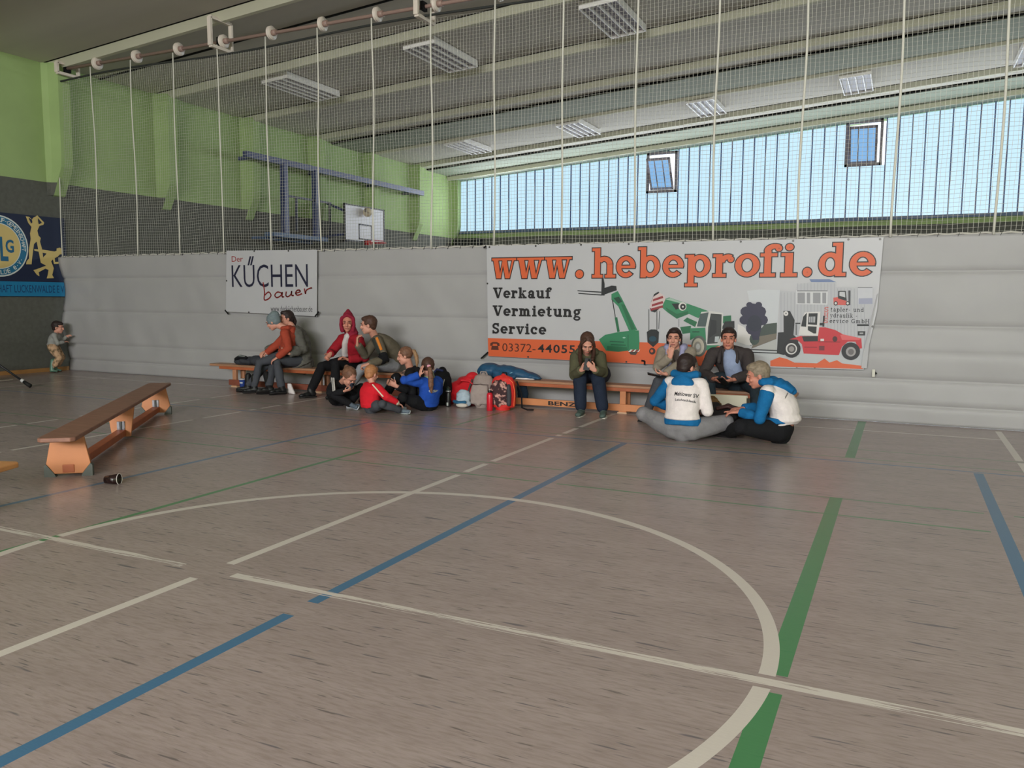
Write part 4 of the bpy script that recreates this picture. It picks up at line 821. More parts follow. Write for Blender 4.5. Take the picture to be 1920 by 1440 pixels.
def phone(P_c, d, n, label, w_=.072, h_=.148, case=(24, 24, 28)):
    d = V(d).normalized(); n = V(n); n = (n-d*n.dot(d)).normalized(); x = d.cross(n); M = Matrix((x, d, n)).transposed(); c = V(P_c)
    t = thing('smartphone', label, 'phone', c, 'phones held in hands'); bevel(MB().box(c, (w_, h_, .009), M).build('case', mat('phone_case_%d' % case[0], case, .4, .5), t), .003)
    MB().box(c+n*.0052, (w_*.9, h_*.94, .001), M).build('screen', mat('phone_screen', (30, 36, 44), .12, .6), t)
    MB().box(c-n*.0055+d*h_*.34-x*w_*.2, (.026, .03, .003), M).build('camera_bump', blk_m, t); return t
brown = mat('hair_brown', (74, 50, 40), .6, .35, .2, 40); dkbrown = mat('hair_dark_brown', (44, 32, 30), .6, .35, .2, 40); blond = mat('hair_light_brown', (150, 116, 84), .6, .35, .2, 40); greyh = mat('hair_grey_brown', (130, 116, 98), .6, .35, .25, 40); auburn = mat('hair_auburn', (112, 78, 60), .6, .35, .25, 40); ginger = mat('hair_ginger_blond', (170, 116, 76), .6, .35, .2, 40)
black_c = cloth('black_cloth', (24, 24, 27)); jean = cloth('dark_blue_jeans', (34, 42, 58)); greyj = cloth('grey_jeans', (148, 150, 156)); greyd = cloth('dark_grey_jeans', (70, 72, 78)); olive = cloth('olive_hoodie', (84, 82, 62)); beige = cloth('beige_jacket', (142, 132, 118)); lilac = cloth('lilac_hoodie', (150, 150, 180)); dbrown = cloth('dark_brown_fleece', (62, 56, 56)); bluet = cloth('pale_blue_shirt', (140, 152, 180)); whitec = cloth('white_hoodie', (222, 212, 210)); bluec = cloth('blue_hoodie', (22, 98, 150)); greyp = cloth('grey_trousers', (126, 124, 126)); teal = cloth('dark_teal_jeans', (46, 56, 64)); redc = cloth('red_jacket', (150, 28, 40)); redh = cloth('dark_red_hood', (136, 34, 54)); brightred = cloth('bright_red_shirt', (206, 32, 46)); rust = cloth('rust_jacket', (158, 66, 48)); puffer = cloth('grey_puffer', (96, 94, 88)); olgrey = cloth('olive_grey_shirt', (100, 92, 78)); royal = cloth('royal_blue_jacket', (34, 76, 168)); cream_c = cloth('cream_stripe', (220, 200, 180)); toddg = cloth('pale_grey_shirt', (150, 150, 146)); sandp = mat('camouflage_sand', (196, 160, 128), .85, .2, .8, 16, .2, 90, rgb2=(110, 92, 70), thr=.55); beanie_m = cloth('grey_knit', (112, 124, 128)); camo = mat('camo_print', (170, 138, 126), .85, .2, .85, 22, .2, 90, rgb2=(60, 50, 46), thr=.52)
blackshoe = (mat('black_boot', (22, 22, 24), .5, .4), mat('black_sole', (30, 28, 28), .7)); sneak = (mat('dark_green_sneaker', (74, 90, 84), .7), mat('white_sole', (210, 206, 194), .6)); greyshoe = (mat('grey_blue_sneaker', (92, 104, 116), .7), mat('pale_sole', (190, 196, 200), .6)); boots = (mat('green_rubber_boot', (92, 128, 110), .35, .5), mat('dark_boot_sole', (50, 60, 54), .7))
def pt(a, c): return a+(c-a)
def hood_down(b, P, w_=1.0, drop=.10, lift=0):
    n_ = P['neck']+V((0, 0, lift)); s = P['s']
    sweep(b, [n_+P['sr']*.085*s*w_+P['sf']*.05*s+V((0, 0, .01)), n_+P['sr']*.095*s*w_-P['sf']*.03*s+V((0, 0, .02)), n_-P['sf']*.095*s+V((0, 0, .0)), n_-P['sr']*.095*s*w_-P['sf']*.03*s+V((0, 0, .02)), n_-P['sr']*.085*s*w_+P['sf']*.05*s+V((0, 0, .01))], .042*s, .05*s, V((0, 0, 1)))
    b.ball(n_-P['sf']*.10*s-P['ax']*drop*.35*s, (.10*s*w_, .06*s, .085*s), Matrix((P['sr'], P['sf'], V((0, 0, 1)))).transposed())
# -- person in the olive hoodie on the right-hand bench
def PA(x, y, Y): return at(x, y, Y)
CF = V((.33, -.94, 0)); SEAT = .349
pel = V((-3.48, 9.66, SEAT+.105)); 
P9 = person('person in olive hoodie sitting hunched over a phone on the bench', .98, pel, PA(1101, 662, 9.36), CF, PA(1101, 643, 9.20), (.34, -.72, -.66), PA(1114, 693, 9.03), PA(1091, 693, 9.03), (.45, .0, -.8), (-.45, .2, -.8), V((-3.17, 9.13, .085)), V((-3.44, 9.11, .085)), (.15, -1, .5), (.1, -1, .5), (.25, -1, 0), (.1, -1, 0), olive, jean, sneak, brown, 'long', slouch=.07, hk=1.04,
    hl=dict(d=(-.55, -.45, .55), n=(-.6, .5, .3), c=.75), hr=dict(d=(.75, -.2, .55), n=(.6, .5, .3), c=.75), loose=1.2, leg_fat=1.30, shw=.86)
extra(P9, 'hood', olive, lambda b: hood_down(b, P9, 1.1))
phone(PA(1101, 683, 8.99), (.05, .35, .9), (-.3, .9, -.35), 'dark phone held in both hands by the olive hooded person', case=(30, 30, 32))
# -- beige jacket
pel = V((-2.30, 9.64, SEAT+.105))
P10 = person('person in beige jacket with lilac hood resting a finger on the lips', .93, pel, PA(1267, 653, 9.43), (.15, -1, 0), PA(1264, 634, 9.38), (.12, -.99, -.04), PA(1246, 702, 9.08), PA(1257, 668, 9.14), (.9, .1, -.6), (-.75, -.1, -1), V((-2.22, 9.05, .085)), V((-2.62, 9.1, .085)), (.1, -1, .5), (-.4, -1, .5), (.1, -1, 0), (-.1, -1, 0), beige, greyd, blackshoe, dkbrown, 'short', slouch=.05, hk=1.0,
    hl=dict(d=(-1, -.15, .05), n=(0, .3, 1), c=.7), hr=dict(d=(.12, -.12, 1), n=(.1, 1, .1), c=.9, pt=True), loose=1.2)
def lh(b):
    hood_down(b, P10, 1.15); n_ = P10['neck']
    for q in (-1, 1): sweep(b, [n_+P10['sr']*.085*q+P10['sf']*.06, n_+P10['sr']*.075*q+P10['sf']*.115-V((0, 0, .10)), n_+P10['sr']*.05*q+P10['sf']*.13-V((0, 0, .2))], .03, .022, P10['sr'])
extra(P10, 'hood', lilac, lh)
extra(P10, 'shirt', cloth('grey_shirt', (98, 88, 84)), lambda b: sweep(b, [P10['neck']-P10['ax']*.03+P10['sf']*.035, P10['neck']-P10['ax']*.14+P10['sf']*.085, P10['neck']-P10['ax']*.26+P10['sf']*.09], [.045, .06, .055], [.03, .04, .04], P10['sr']))
extra(P10, 'hair_strand', dkbrown, lambda b: [sweep(b, [P10['H'](q*.05, .03, .095), P10['H'](q*.082, -.01, .03), P10['H'](q*.080, -.03, -.06), P10['H'](q*.064, -.04, -.14)], [.010, .012, .012, .010], [.02, .03, .028, .015], P10['r']) for q in (-1, 1)], .007, 3, .003, 30)
phone(PA(1226, 703, 9.06), (-1, -.1, .18), (.1, .45, .9), 'black phone in the hand of the person in beige jacket', case=(20, 20, 24))
# -- brown fleece
pel = V((-1.70, 9.64, SEAT+.115))
P11 = person('person in dark brown fleece and pale blue shirt sitting with a phone', 1.0, pel, PA(1367, 655, 9.48), (.1, -1, 0), PA(1366, 635, 9.42), (.14, -.99, 0), PA(1374, 712, 9.14), PA(1340, 711, 9.14), (.9, .2, -.6), (-.9, .2, -.6), V((-1.35, 9.0, .085)), V((-1.88, 9.1, .085)), (.6, -1, .5), (-.5, -1, .5), (.3, -1, 0), (-.2, -1, 0), dbrown, teal, blackshoe, dkbrown, 'short', slouch=.04, hk=1.07, fat=1.16, loose=1.2, skin=SKIN2,
    hl=dict(d=(-.75, -.5, -.2), n=(-.4, .2, .8), c=.7), hr=dict(d=(.75, -.5, -.25), n=(.4, .2, .8), c=.7), leg_fat=1.08)
extra(P11, 'shirt', bluet, lambda b: sweep(b, [P11['neck']-P11['ax']*.02+P11['sf']*.06, P11['neck']-P11['ax']*.09+P11['sf']*.100, P11['neck']-P11['ax']*.18+P11['sf']*.135, P11['neck']-P11['ax']*.30+P11['sf']*.148, P11['spine'][1]+P11['sf']*.165], [.060, .080, .096, .10, .10], [.046, .056, .070, .078, .078], P11['sr']))
extra(P11, 'collar', dbrown, lambda b: [sweep(b, [P11['neck']+P11['sr']*q*.02-P11['sf']*.075+V((0, 0, .02)), P11['neck']+P11['sr']*q*.085-P11['sf']*.02+V((0, 0, .015)), P11['neck']+P11['sr']*q*.095+P11['sf']*.06-V((0, 0, .05)), P11['neck']+P11['sr']*q*.10+P11['sf']*.105-V((0, 0, .14))], .022, .03, P11['sr']) for q in (-1, 1)])
phone(PA(1356, 715, 9.02), (-.25, -.5, .35), (-.1, .6, .8), 'dark phone held low by the person in brown fleece', case=(26, 26, 26))
# -- boy in white and blue hoodie, from behind
pel = V((-1.915, 7.93, .115))
P12 = person('person with short dark hair in white and blue hoodie seen from behind', .93, pel, PA(1286, 710, 8.03), (.08, 1, 0), PA(1288, 688, 8.06), (.45, .85, -.28), V((-2.08, 8.24, .27)), V((-1.76, 8.20, .28)), (-1, -.3, -.3), (.35, -.3, -1), V((-2.05, 8.26, .07)), V((-1.86, 8.38, .07)), (-1, -.1, .38), (.9, .3, .22), (.8, .5, 0), (-.8, .5, 0), dict(m=whitec, name='hoodie'), greyp, blackshoe, dkbrown, 'boy', slouch=.05, hk=1.06, loose=1.22, sleeves=dict(l=bluec), hem=.22, leg_fat=1.22)
extra(P12, 'hood', bluec, lambda b: hood_down(b, P12, 1.25, .20, .03))
extra(P12, 'waistband', bluec, lambda b: sweep(b, [pel+V((0, .0, .13)), pel+V((0, -.0, .10)), pel+V((0, -.004, .06)), pel+V((0, -.008, .035))], [.170, .184, .188, .186], [.134, .146, .152, .152], P12['br'], 18, False))
for ln in (('Mahlower SV', -.12, .105, -.015, .022, .012), ('Leichtathletik', -.105, .095, -.062, -.04, .010)): project_text(P12, 'back_lettering', blackp, [ln], PA(1288, 742, 7.85), V((1, 0, -.10)).normalized(), V((.05, 0, 1)), V((0, -1, 0)))
# -- grey-haired person in white and blue hoodie facing left
pel = V((-1.03, 8.24, .125))
P13 = person('person with grey-brown hair in white and blue hoodie reaching into the box', .95, pel, PA(1441, 722, 8.21), (-1, -.02, 0), PA(1421, 703, 8.17), (-.93, -.22, -.28), PA(1386, 772, 8.06), V((-1.42, 8.36, .30)), (.5, -.7, -1), (0, 1, -1), V((-1.52, 8.24, .07)), V((-1.54, 8.36, .07)), (-.1, -1, .30), (-.1, 1, .35), (-1, .1, .1), (-1, .2, .1), dict(m=whitec, name='hoodie'), black_c, blackshoe, greyh, 'short', slouch=.09, hk=1.08, loose=1.2, sleeves=dict(l=bluec, r=bluec), skin=SKIN2, fat=1.08, leg_fat=1.15, hem=.22,
    hl=dict(d=(-1, -.05, -.1), n=(0, .2, -1), c=.45, pt=True))
extra(P13, 'hood', bluec, lambda b: (hood_down(b, P13, 1.15, .10, .025), sweep(b, [P13['neck']-P13['sf']*.05+V((0, 0, .01)), P13['neck']-P13['sf']*.16+V((0, 0, .0)), P13['neck']-P13['sf']*.235-V((0, 0, .05))], [.10, .105, .075], [.05, .05, .035], P13['sr'])))
extra(P13, 'waistband', bluec, lambda b: sweep(b, [pel+V((0, 0, .14)), pel+V((.003, 0, .11)), pel+V((.006, 0, .085))], [.184, .198, .198], [.148, .162, .164], P13['br'], 18, False))
extra(P13, 'shirt_hem', whitec, lambda b: sweep(b, [pel+V((.008, 0, .08)), pel+V((.01, 0, .066))], [.194, .194], [.160, .160], P13['br'], 18, False))
project_text(P13, 'back_lettering', blackp, [('Leichtathletik', -.10, .10, -.01, .012, 0)], PA(1474, 741, 8.1), V((.35, -.90, -.15)).normalized(), V((.1, 0, 1)), V((.6, -.8, .1)).normalized())
# -- pair on the left bench: grey puffer behind, rust jacket in front
pel = V((-8.13, 9.62, SEAT+.105))
P2 = person('person with dark hair in grey puffer jacket holding the child in rust red', 1.0, pel, PA(548, 614, 9.56), (-.62, -.78, 0), PA(537, 597, 9.50), (-.55, -.83, -.02), PA(541, 662, 9.22), PA(500, 658, 9.30), (.5, .1, -1), (-.6, .6, -1), V((-8.02, 9.06, .105)), V((-8.22, 9.02, .105)), (-.5, -1, .5), (-.7, -.6, .5), (-.6, -1, 0), (-.75, -1, 0), dict(m=puffer, w=.016, ws=10), greyd, blackshoe, dkbrown, 'short', slouch=.06, hk=1.0, loose=1.45, coat=.05,
    hl=dict(d=(-.9, -.3, .35), n=(-.3, .5, .2), c=.5), shoe_h=.20)
extra(P2, 'ponytail', dkbrown, lambda b: sweep(b, [P2['H'](0, -.10, .02), P2['H'](.02, -.13, -.05), P2['H'](.03, -.13, -.13)], [.03, .032, .012], [.03, .032, .012], P2['r']), .007, 3, .003, 30)
pel = V((-8.22, 9.40, .545))
P1 = person('person in rust red jacket and grey knit beanie sitting on a lap', .87, pel, PA(538, 617, 9.36), (-.86, -.5, 0), PA(512, 603, 9.27), (-.88, -.28, -.46), PA(519, 671, 9.10), PA(497, 664, 9.25), (.2, -.3, -1), (-.2, .6, -1), V((-8.46, 8.98, .095)), V((-8.66, 9.06, .095)), (-.8, -.3, .8), (-.9, -.1, .7), (-.8, -.6, 0), (-.85, -.5, 0), rust, greyd, blackshoe, brown, 'none', slouch=.06, hk=1.0, loose=1.25,
    hl=dict(d=(-.7, -.4, -.5), n=(-.3, .1, -.9), c=.5), shoe_h=.16)
def bean(b): b.ball(P1['H'](0, -.022, .030), (.088, .104, .098), P1['Mh'], 20, 14); b.ball(P1['H'](0, -.06, .075), (.07, .075, .065), P1['Mh']); b.ball(P1['H'](0, -.05, -.02), (.074, .062, .06), P1['Mh'])
extra(P1, 'beanie', beanie_m, bean, .0075, 3, .003, 34)
extra(P1, 'hood', rust, lambda b: hood_down(b, P1, 1.05))
# -- red hood
pel = V((-7.20, 9.64, SEAT+.105))
P3 = person('person with red hood up and open red jacket over a white top', 1.0, pel, PA(657, 629, 9.47), (-.28, -.96, 0), PA(652, 606, 9.42), (.48, -.87, -.02), PA(652, 674, 9.20), PA(619, 664, 9.14), (.6, .1, -1), (-.9, .25, -.7), V((-7.05, 9.05, .09)), V((-7.44, 9.0, .09)), (-.2, -1, .5), (-.6, -.9, .5), (-.2, -1, 0), (-.5, -1, 0), redc, black_c, blackshoe, brown, 'none', slouch=.04, hk=1.04, loose=1.25, skin=SKIN2, coat=.0,
    hr=dict(d=(-.25, -.6, -.7), n=(.6, -.3, .2), c=1.1), hl=dict(d=(-.3, -.6, .3), n=(.2, .2, -1), c=.6), leg_fat=1.05)
def rh(b):
    H = P3['H']; M = P3['Mh']
    b.ball(H(0, -.045, .035), (.102, .105, .105), M, 20, 14); b.ball(H(0, -.035, .105), (.07, .085, .06), M); b.ball(H(0, -.045, .140), (.042, .06, .045), M); b.ball(H(0, -.055, .172), (.022, .03, .022), M); sweep(b, [H(-.082, .03, .06), H(-.090, .035, -.02), H(-.070, .03, -.10)], [.022, .022, .03], [.03, .03, .03], P3['r']); sweep(b, [H(.082, .03, .06), H(.090, .035, -.02), H(.070, .03, -.10)], [.022, .022, .03], [.03, .03, .03], P3['r']); sweep(b, [H(-.075, .035, .075), H(0, .055, .118), H(.075, .035, .075)], [.022]*3, [.022]*3, P3['f'])
    sweep(b, [H(0, -.05, -.03), P3['neck']-P3['sf']*.03], [.095, .12], [.075, .085], P3['sr'])
extra(P3, 'hood', redh, rh, .009, 4)
extra(P3, 'shirt', mat('white_knit', (196, 188, 186), .85, .2, .05, 20, .2, 60), lambda b: sweep(b, [P3['neck']-P3['ax']*.0+P3['sf']*.05, P3['neck']-P3['ax']*.12+P3['sf']*.092, P3['neck']-P3['ax']*.28+P3['sf']*.112, P3['spine'][1]+P3['sf']*.125-V((0, 0, .04))], [.05, .04, .036, .05], [.042, .056, .056, .055], P3['sr']))
# -- olive-grey shirt with orange stripe
pel = V((-6.50, 9.62, SEAT+.105))
P4 = person('person in olive grey shirt with orange sleeve stripe eating beside the red hood', 1.03, pel, PA(703, 631, 9.38), (-.72, -.69, 0), PA(691, 609, 9.27), (-.90, -.42, -.10), PA(690, 683, 8.98), PA(670, 645, 9.18), (.6, -.2, -1), (-.2, .3, -1), V((-6.42, 8.98, .09)), V((-6.86, 9.02, .09)), (-.1, -1, .7), (-.7, -.7, .6), (-.3, -1, 0), (-.7, -.8, 0), olgrey, greyj, blackshoe, brown, 'short', slouch=.09, hk=1.06, loose=1.15, sf=(-.80, -.60, 0),
    hr=dict(d=(.1, -.1, 1), n=(.6, .5, -.2), c=.7), hl=dict(d=(-.85, -.4, -.25), n=(-.1, .3, -.9), c=1.0), leg_fat=1.05, shw=1.05)
def arm_strip(P, sh, e, w_, name, m, t0, t1, off, rad, width):
    """a flat stripe along the outside of a sleeve"""
    d = (e-sh).normalized(); pts = []
    o_ = (FW*-1-d*(-FW).dot(d)).normalized(); o_ = (o_+d.cross(o_)*off).normalized()
    for i in range(7): q = t0+(t1-t0)*i/6; pts.append(sh.lerp(e, q)+o_*rad*(1-.12*q))
    b = MB(); sweep(b, pts, width, .008, d.cross(o_), 10, False); return link(name, fuse(b, name, m, .006, P['base'], 2), P['t'])
arm_strip(P4, P4['shl'], P4['eL'], 0, 'sleeve_stripe', mat('orange_stripe', (206, 120, 40), .8), -.05, .62, -.2, .082, .021)
arm_strip(P4, P4['shl'], P4['eL'], 0, 'sleeve_panel', mat('dark_panel', (44, 46, 40), .85), -.10, .72, .6, .074, .030)
extra(P4, 'elbow_pad', black_c, lambda b: sweep(b, [P4['shl'].lerp(P4['eL'], .78), P4['eL'], P4['eL'].lerp(P4['wl'], .25)], [.066, .070, .064], [.066, .070, .064], P4['sr']))
# -- children on the floor
pel = V((-6.54, 8.47, .085))
P5 = person('child in black tracksuit with white sleeve stripes bent over a phone', .70, pel, PA(640, 717, 8.42), (.80, -.25, 0), PA(655, 707, 8.32), (.82, -.28, -.66), PA(655, 731, 8.32), PA(647, 733, 8.18), (0, 1, -.6), (-.5, -.6, -.7), V((-6.28, 8.36, .06)), V((-6.20, 8.26, .06)), (.4, .8, .8), (.1, -.9, .55), (.5, .3, 0), (.6, -.4, 0), black_c, black_c, greyshoe, auburn, 'bun', slouch=.10, hk=1.05, loose=1.25, leg_fat=1.15, hem=.06,
    hl=dict(d=(.8, -.2, .3), n=(-.2, -.2, 1), c=.8), hr=dict(d=(.9, .1, .25), n=(-.2, .4, .8), c=.8))
for q in (-.30, .0, .30): arm_strip(P5, P5['shr']+V((-.0, 0, .03)), P5['eR'], 0, 'sleeve_stripe', mat('white_stripe', (208, 204, 200), .8), -.2, 1.0, q-.45, .060, .0062)
phone(PA(658, 725, 8.22), (.6, -.1, .8), (-.7, .3, .55), 'small phone held by the child in the black tracksuit', .06, .12, (60, 68, 84))
pel = V((-5.77, 8.10, .085))
P6 = person('small child with short ginger hair in bright red shirt seen from behind', .62, pel, PA(698, 720, 8.12), (.40, .9, 0), PA(697, 701, 8.15), (.12, .97, -.25), V((-5.75, 8.38, .20)), V((-5.44, 8.18, .13)), (-1, 0, -.5), (.6, -.7, -.4), V((-5.62, 8.42, .05)), V((-5.40, 8.16, .05)), (-1, .3, .3), (.8, -.6, .25), (.5, .5, 0), (.9, .1, 0), dict(m=brightred, name='shirt'), greyd, greyshoe, ginger, 'boy', slouch=.03, hk=.90, loose=1.5, leg_fat=1.2, hem=.04, fat=1.25)
arm_strip(P6, P6['shr']+V((0, 0, .02)), P6['eR'], 0, 'sleeve_stripe', cream_c, -.2, .9, .45, .062, .011)
extra(P6, 'forearm_sleeve', cream_c, lambda b: sweep(b, [P6['eR'].lerp(P6['wr'], .15), P6['eR'].lerp(P6['wr'], .9)], [.040, .036], [.040, .036], P6['sr']))
pel = V((-5.60, 8.90, .10))
P7 = person('person with blond ponytail in black jacket sitting on the floor with phone', .92, pel, PA(769, 691, 8.82), (-.88, -.42, 0), PA(759, 667, 8.74), (-.86, -.46, -.20), PA(743, 724, 8.42), PA(739, 722, 8.56), (.4, -.5, -1), (0, .6, -1), V((-5.86, 8.42, .07)), V((-5.98, 8.62, .07)), (-.5, -.3, 1), (-.5, .1, 1), (-.6, -.8, 0), (-.8, -.6, 0), black_c, black_c, (mat('olive_sneaker', (72, 70, 58), .8), mat('pale_sole', (190, 196, 200))), auburn, 'pony', slouch=.09, hk=.94, loose=1.15,
    hl=dict(d=(-.8, -.2, .4), n=(-.2, .6, .2), c=.9), hr=dict(d=(-.7, -.5, .4), n=(.2, -.6, .3), c=.9))
extra(P7, 'ponytail', blond, lambda b: sweep(b, [P7['H'](0, -.10, .055), P7['H'](0, -.135, .04), P7['H'](0, -.15, -.03), P7['H'](0, -.145, -.12), P7['H'](0, -.13, -.18)], [.016, .026, .03, .024, .008], [.016, .024, .028, .022, .008], P7['r']), .007, 3, .004, 40)
extra(P7, 'camouflage_panel', camo, lambda b: (sweep(b, [P7['neck']-P7['ax']*.07+P7['sf']*.05+V((-.02, -.02, 0)), P7['neck']-P7['ax']*.2+P7['sf']*.085+V((-.02, -.03, 0)), P7['spine'][2]+P7['sf']*.10+V((-.02, -.03, 0)), P7['spine'][1]+P7['sf']*.11], [.08, .125, .13, .12], [.05, .065, .065, .06], P7['sr']), ))
phone(PA(741, 716, 8.46), (-.25, .1, .9), (.8, .5, .2), 'pale phone held up by the person with blond ponytail', .07, .12, (150, 160, 176))
pel = V((-5.28, 8.60, .085))
P8 = person('child in royal blue jacket with long ponytail, one hand raised to the head', .76, pel, PA(805, 709, 8.56), (-.80, .30, 0), PA(802, 688, 8.52), (-.62, .76, -.10), PA(787, 703, 8.36), V((-5.45, 8.80, .22)), (-.9, -.6, -.35), (0, 1, -1), V((-5.62, 8.44, .05)), V((-5.75, 8.72, .06)), (-.5, -.9, .3), (-.5, .3, 1), (-.9, .1, 0), (-.9, 0, 0), dict(m=royal, w=.009, ws=10), black_c, blackshoe, brown, 'pony', slouch=.05, hk=.98, loose=1.4, leg_fat=1.2, hem=.02,
    hl=dict(d=(.25, .1, 1), n=(.5, .8, -.1), c=.12, sp=.45), face=False)
extra(P8, 'ponytail', auburn, lambda b: sweep(b, [P8['H'](0, -.098, .0), P8['H'](.01, -.125, -.02), P8['H'](.015, -.14, -.12), P8['H'](.015, -.15, -.24), P8['H'](.02, -.14, -.33)], [.016, .026, .034, .03, .008], [.016, .026, .032, .028, .008], P8['r']), .007, 3, .005, 40)
extra(P8, 'hair_tie', mat('pink_hair_tie', (214, 150, 166), .7), lambda b: b.ball(P8['H'](0, -.108, .012), (.026, .018, .026), P8['Mh']), .005, 1, 0)
extra(P8, 'collar', mat('green_grey_scarf', (122, 140, 120), .85, .2, .2, 30), lambda b: sweep(b, [P8['neck']-P8['ax']*.03, P8['neck']+P8['ax']*.015, P8['neck']+P8['ax']*.05], [.072, .070, .062], [.066, .064, .058], P8['sr']))
project_text(P8, 'back_lettering', mat('white_print', (206, 210, 206)), [('OSC', -.03, .045, -.016, .016, 0)], PA(808, 733.5, 8.45), V((.92, -.35, 0)).normalized(), V((0, 0, 1)), V((-.1, -1, .05)).normalized())
# -- toddler at the curtain edge
pel = V((-14.04, 9.80, .475))
P14 = person('toddler in grey shirt and green rubber boots touching the curtain edge', .56, pel, PA(105, 625, 9.82), (.75, .62, 0), PA(108.5, 613.5, 9.85), (.80, .58, -.12), PA(125, 630, 10.02), PA(121, 641, 9.9), (-.3, .5, -1), (.3, -.8, -.8), V((-14.08, 9.86, .065)), V((-13.98, 9.72, .065)), (.7, .6, .1), (.7, .5, .1), (.8, .5, 0), (.85, .4, 0), dict(m=toddg, name='shirt'), sandp, boots, dkbrown, 'boy', slouch=.0, hk=.95, loose=1.2, leg_fat=1.55, shoe_h=.26, hem=.08, fat=1.1, leg_end=.62, bw=1.35,
    hl=dict(d=(.8, .5, .2), n=(.1, .6, -.3), c=.3))
# ------------------------------------------------------------------ belongings
def bag_mesh(name, label, cat, loc, build, m, vox=.012, wr=.008, ws=8, group=None):
    t = thing(name, label, cat, loc, group or ('backpacks by the bench' if name == 'backpack' else None)); b = MB(); build(b); link('body', fuse(b, 'body', m, vox, loc, 4, wr, ws, 3.0), t); return t
def part(t, name, m, build, vox=.008, wr=0, it=3):
    b = MB(); build(b); return link(name, fuse(b, name, m, vox, t.matrix_basis.translation, it, wr, 10, 2.0), t)
# tipped black cup
c0 = V((-5.19, 4.06, 0)); ax = V((.80, -.05, .14)).normalized(); r_ = .0
t = thing('plastic_cup', 'dark brown plastic cup lying on its side on the floor', 'cup', c0)
CA = V((.90, .40, .055)).normalized(); cb_ = at(198, 907, 4.07); cb_.z = .0385
MB().lathe([(.0, .001), (.028, 0), (.0415, .105), (.0395, .105), (.0265, .004), (.0, .004)], cb_-V((0, 0, .008)), CA, 28).build('body', mat('dark_brown_plastic', (40, 22, 22), .25, .5), t, True)
MB().tube([cb_-V((0, 0, .008))+CA*.106+q for q in [(V((-.40, .90, 0)).normalized()*math.cos(a)+V((-.05, -.02, 1)).normalized()*math.sin(a))*.041 for a in [2*math.pi*i/28 for i in range(29)]]], .0028, 8).build('rim', mat('pale_rim', (206, 200, 196), .3), t, True)
# blue paper cup
l = V((-9.05, 9.36, 0)); t = thing('paper_cup', 'blue paper cup with pale lid on the floor by the left bench', 'cup', l)
MB().lathe([(.034, 0), (.046, .145), (.0, .145)], l, n=24).build('body', mat('blue_cup_paper', (34, 62, 132), .5), t, True); MB().lathe([(.049, .140), (.049, .150), (.042, .158), (.0, .158)], l, n=24).build('lid', mat('pale_lid', (196, 190, 186), .4), t, True)
MB().add([l+V((math.cos(a)*(.0415+.011*(z/.145-.6)), math.sin(a)*(.0415+.011*(z/.145-.6)), z)) for a in [math.radians(q) for q in range(-110, -39, 10)] for z in (.085, .105)], [(2*i, 2*i+2, 2*i+3, 2*i+1) for i in range(7)]).build('print', mat('white_print', (206, 210, 206)), t)
# clothes bundle on left bench end
lb = V((-9.15, 9.60, SEAT))
t = bag_mesh('folded_jacket', 'dark grey jacket bundle lying on the end of the left bench', 'jacket', lb, lambda b: (b.ball(lb+V((.03, 0, .06)), (.22, .13, .065)), b.ball(lb+V((.22, -.02, .075)), (.13, .12, .08)), b.ball(lb+V((-.12, -.02, .05)), (.12, .10, .055))), cloth('charcoal_cloth', (58, 60, 66)), .012, .014, 10)
part(t, 'dark_lining', black_c, lambda b: sweep(b, [lb+V((-.16, -.09, .085)), lb+V((-.06, -.10, .125)), lb+V((.05, -.10, .115))], [.03, .045, .03], [.03, .035, .03], V((0, 1, 0))))
part(t, 'piping', mat('pale_piping', (160, 168, 164), .7), lambda b: b.tube([lb+V((-.15, -.115, .10)), lb+V((-.05, -.135, .145)), lb+V((.06, -.13, .14))], .007, 6), .004)
# white crumpled tissue bag under left bench
lt = V((-7.92, 9.15, 0)); t = bag_mesh('paper_bag', 'small white crumpled paper packet on the floor by the left bench', 'bag', lt, lambda b: b.prism([lt+V(q) for q in ((-.075, 0, .004), (.07, -.01, .004), (-.04, .02, .15), (-.09, .02, .15))], (0, .035, 0)), mat('white_paper', (214, 206, 204), .7), .008, .004, 20)
# dark bag between blue child and red bag
l = V((-5.42, 9.16, 0))
t = bag_mesh('backpack', 'black backpack standing behind the child in blue', 'bag', l, lambda b: (sweep(b, [l+V((0, 0, .06)), l+V((0, 0, .22)), l+V((0, .02, .36)), l+V((.0, .04, .44))], [.15, .16, .14, .09], [.10, .11, .09, .06], V((1, 0, 0)))), black_c, .012, .010)
part(t, 'handle', mat('navy_strap', (36, 44, 84), .7), lambda b: b.tube([l+V((-.09, -.02, .42)), l+V((-.04, -.03, .47)), l+V((.05, -.02, .45))], .016, 8), .006)
part(t, 'reflector', mat('pale_reflector', (176, 176, 170), .5), lambda b: b.tube([l+V((.085, -.095, .26)), l+V((.105, -.085, .35))], .008, 6), .004)
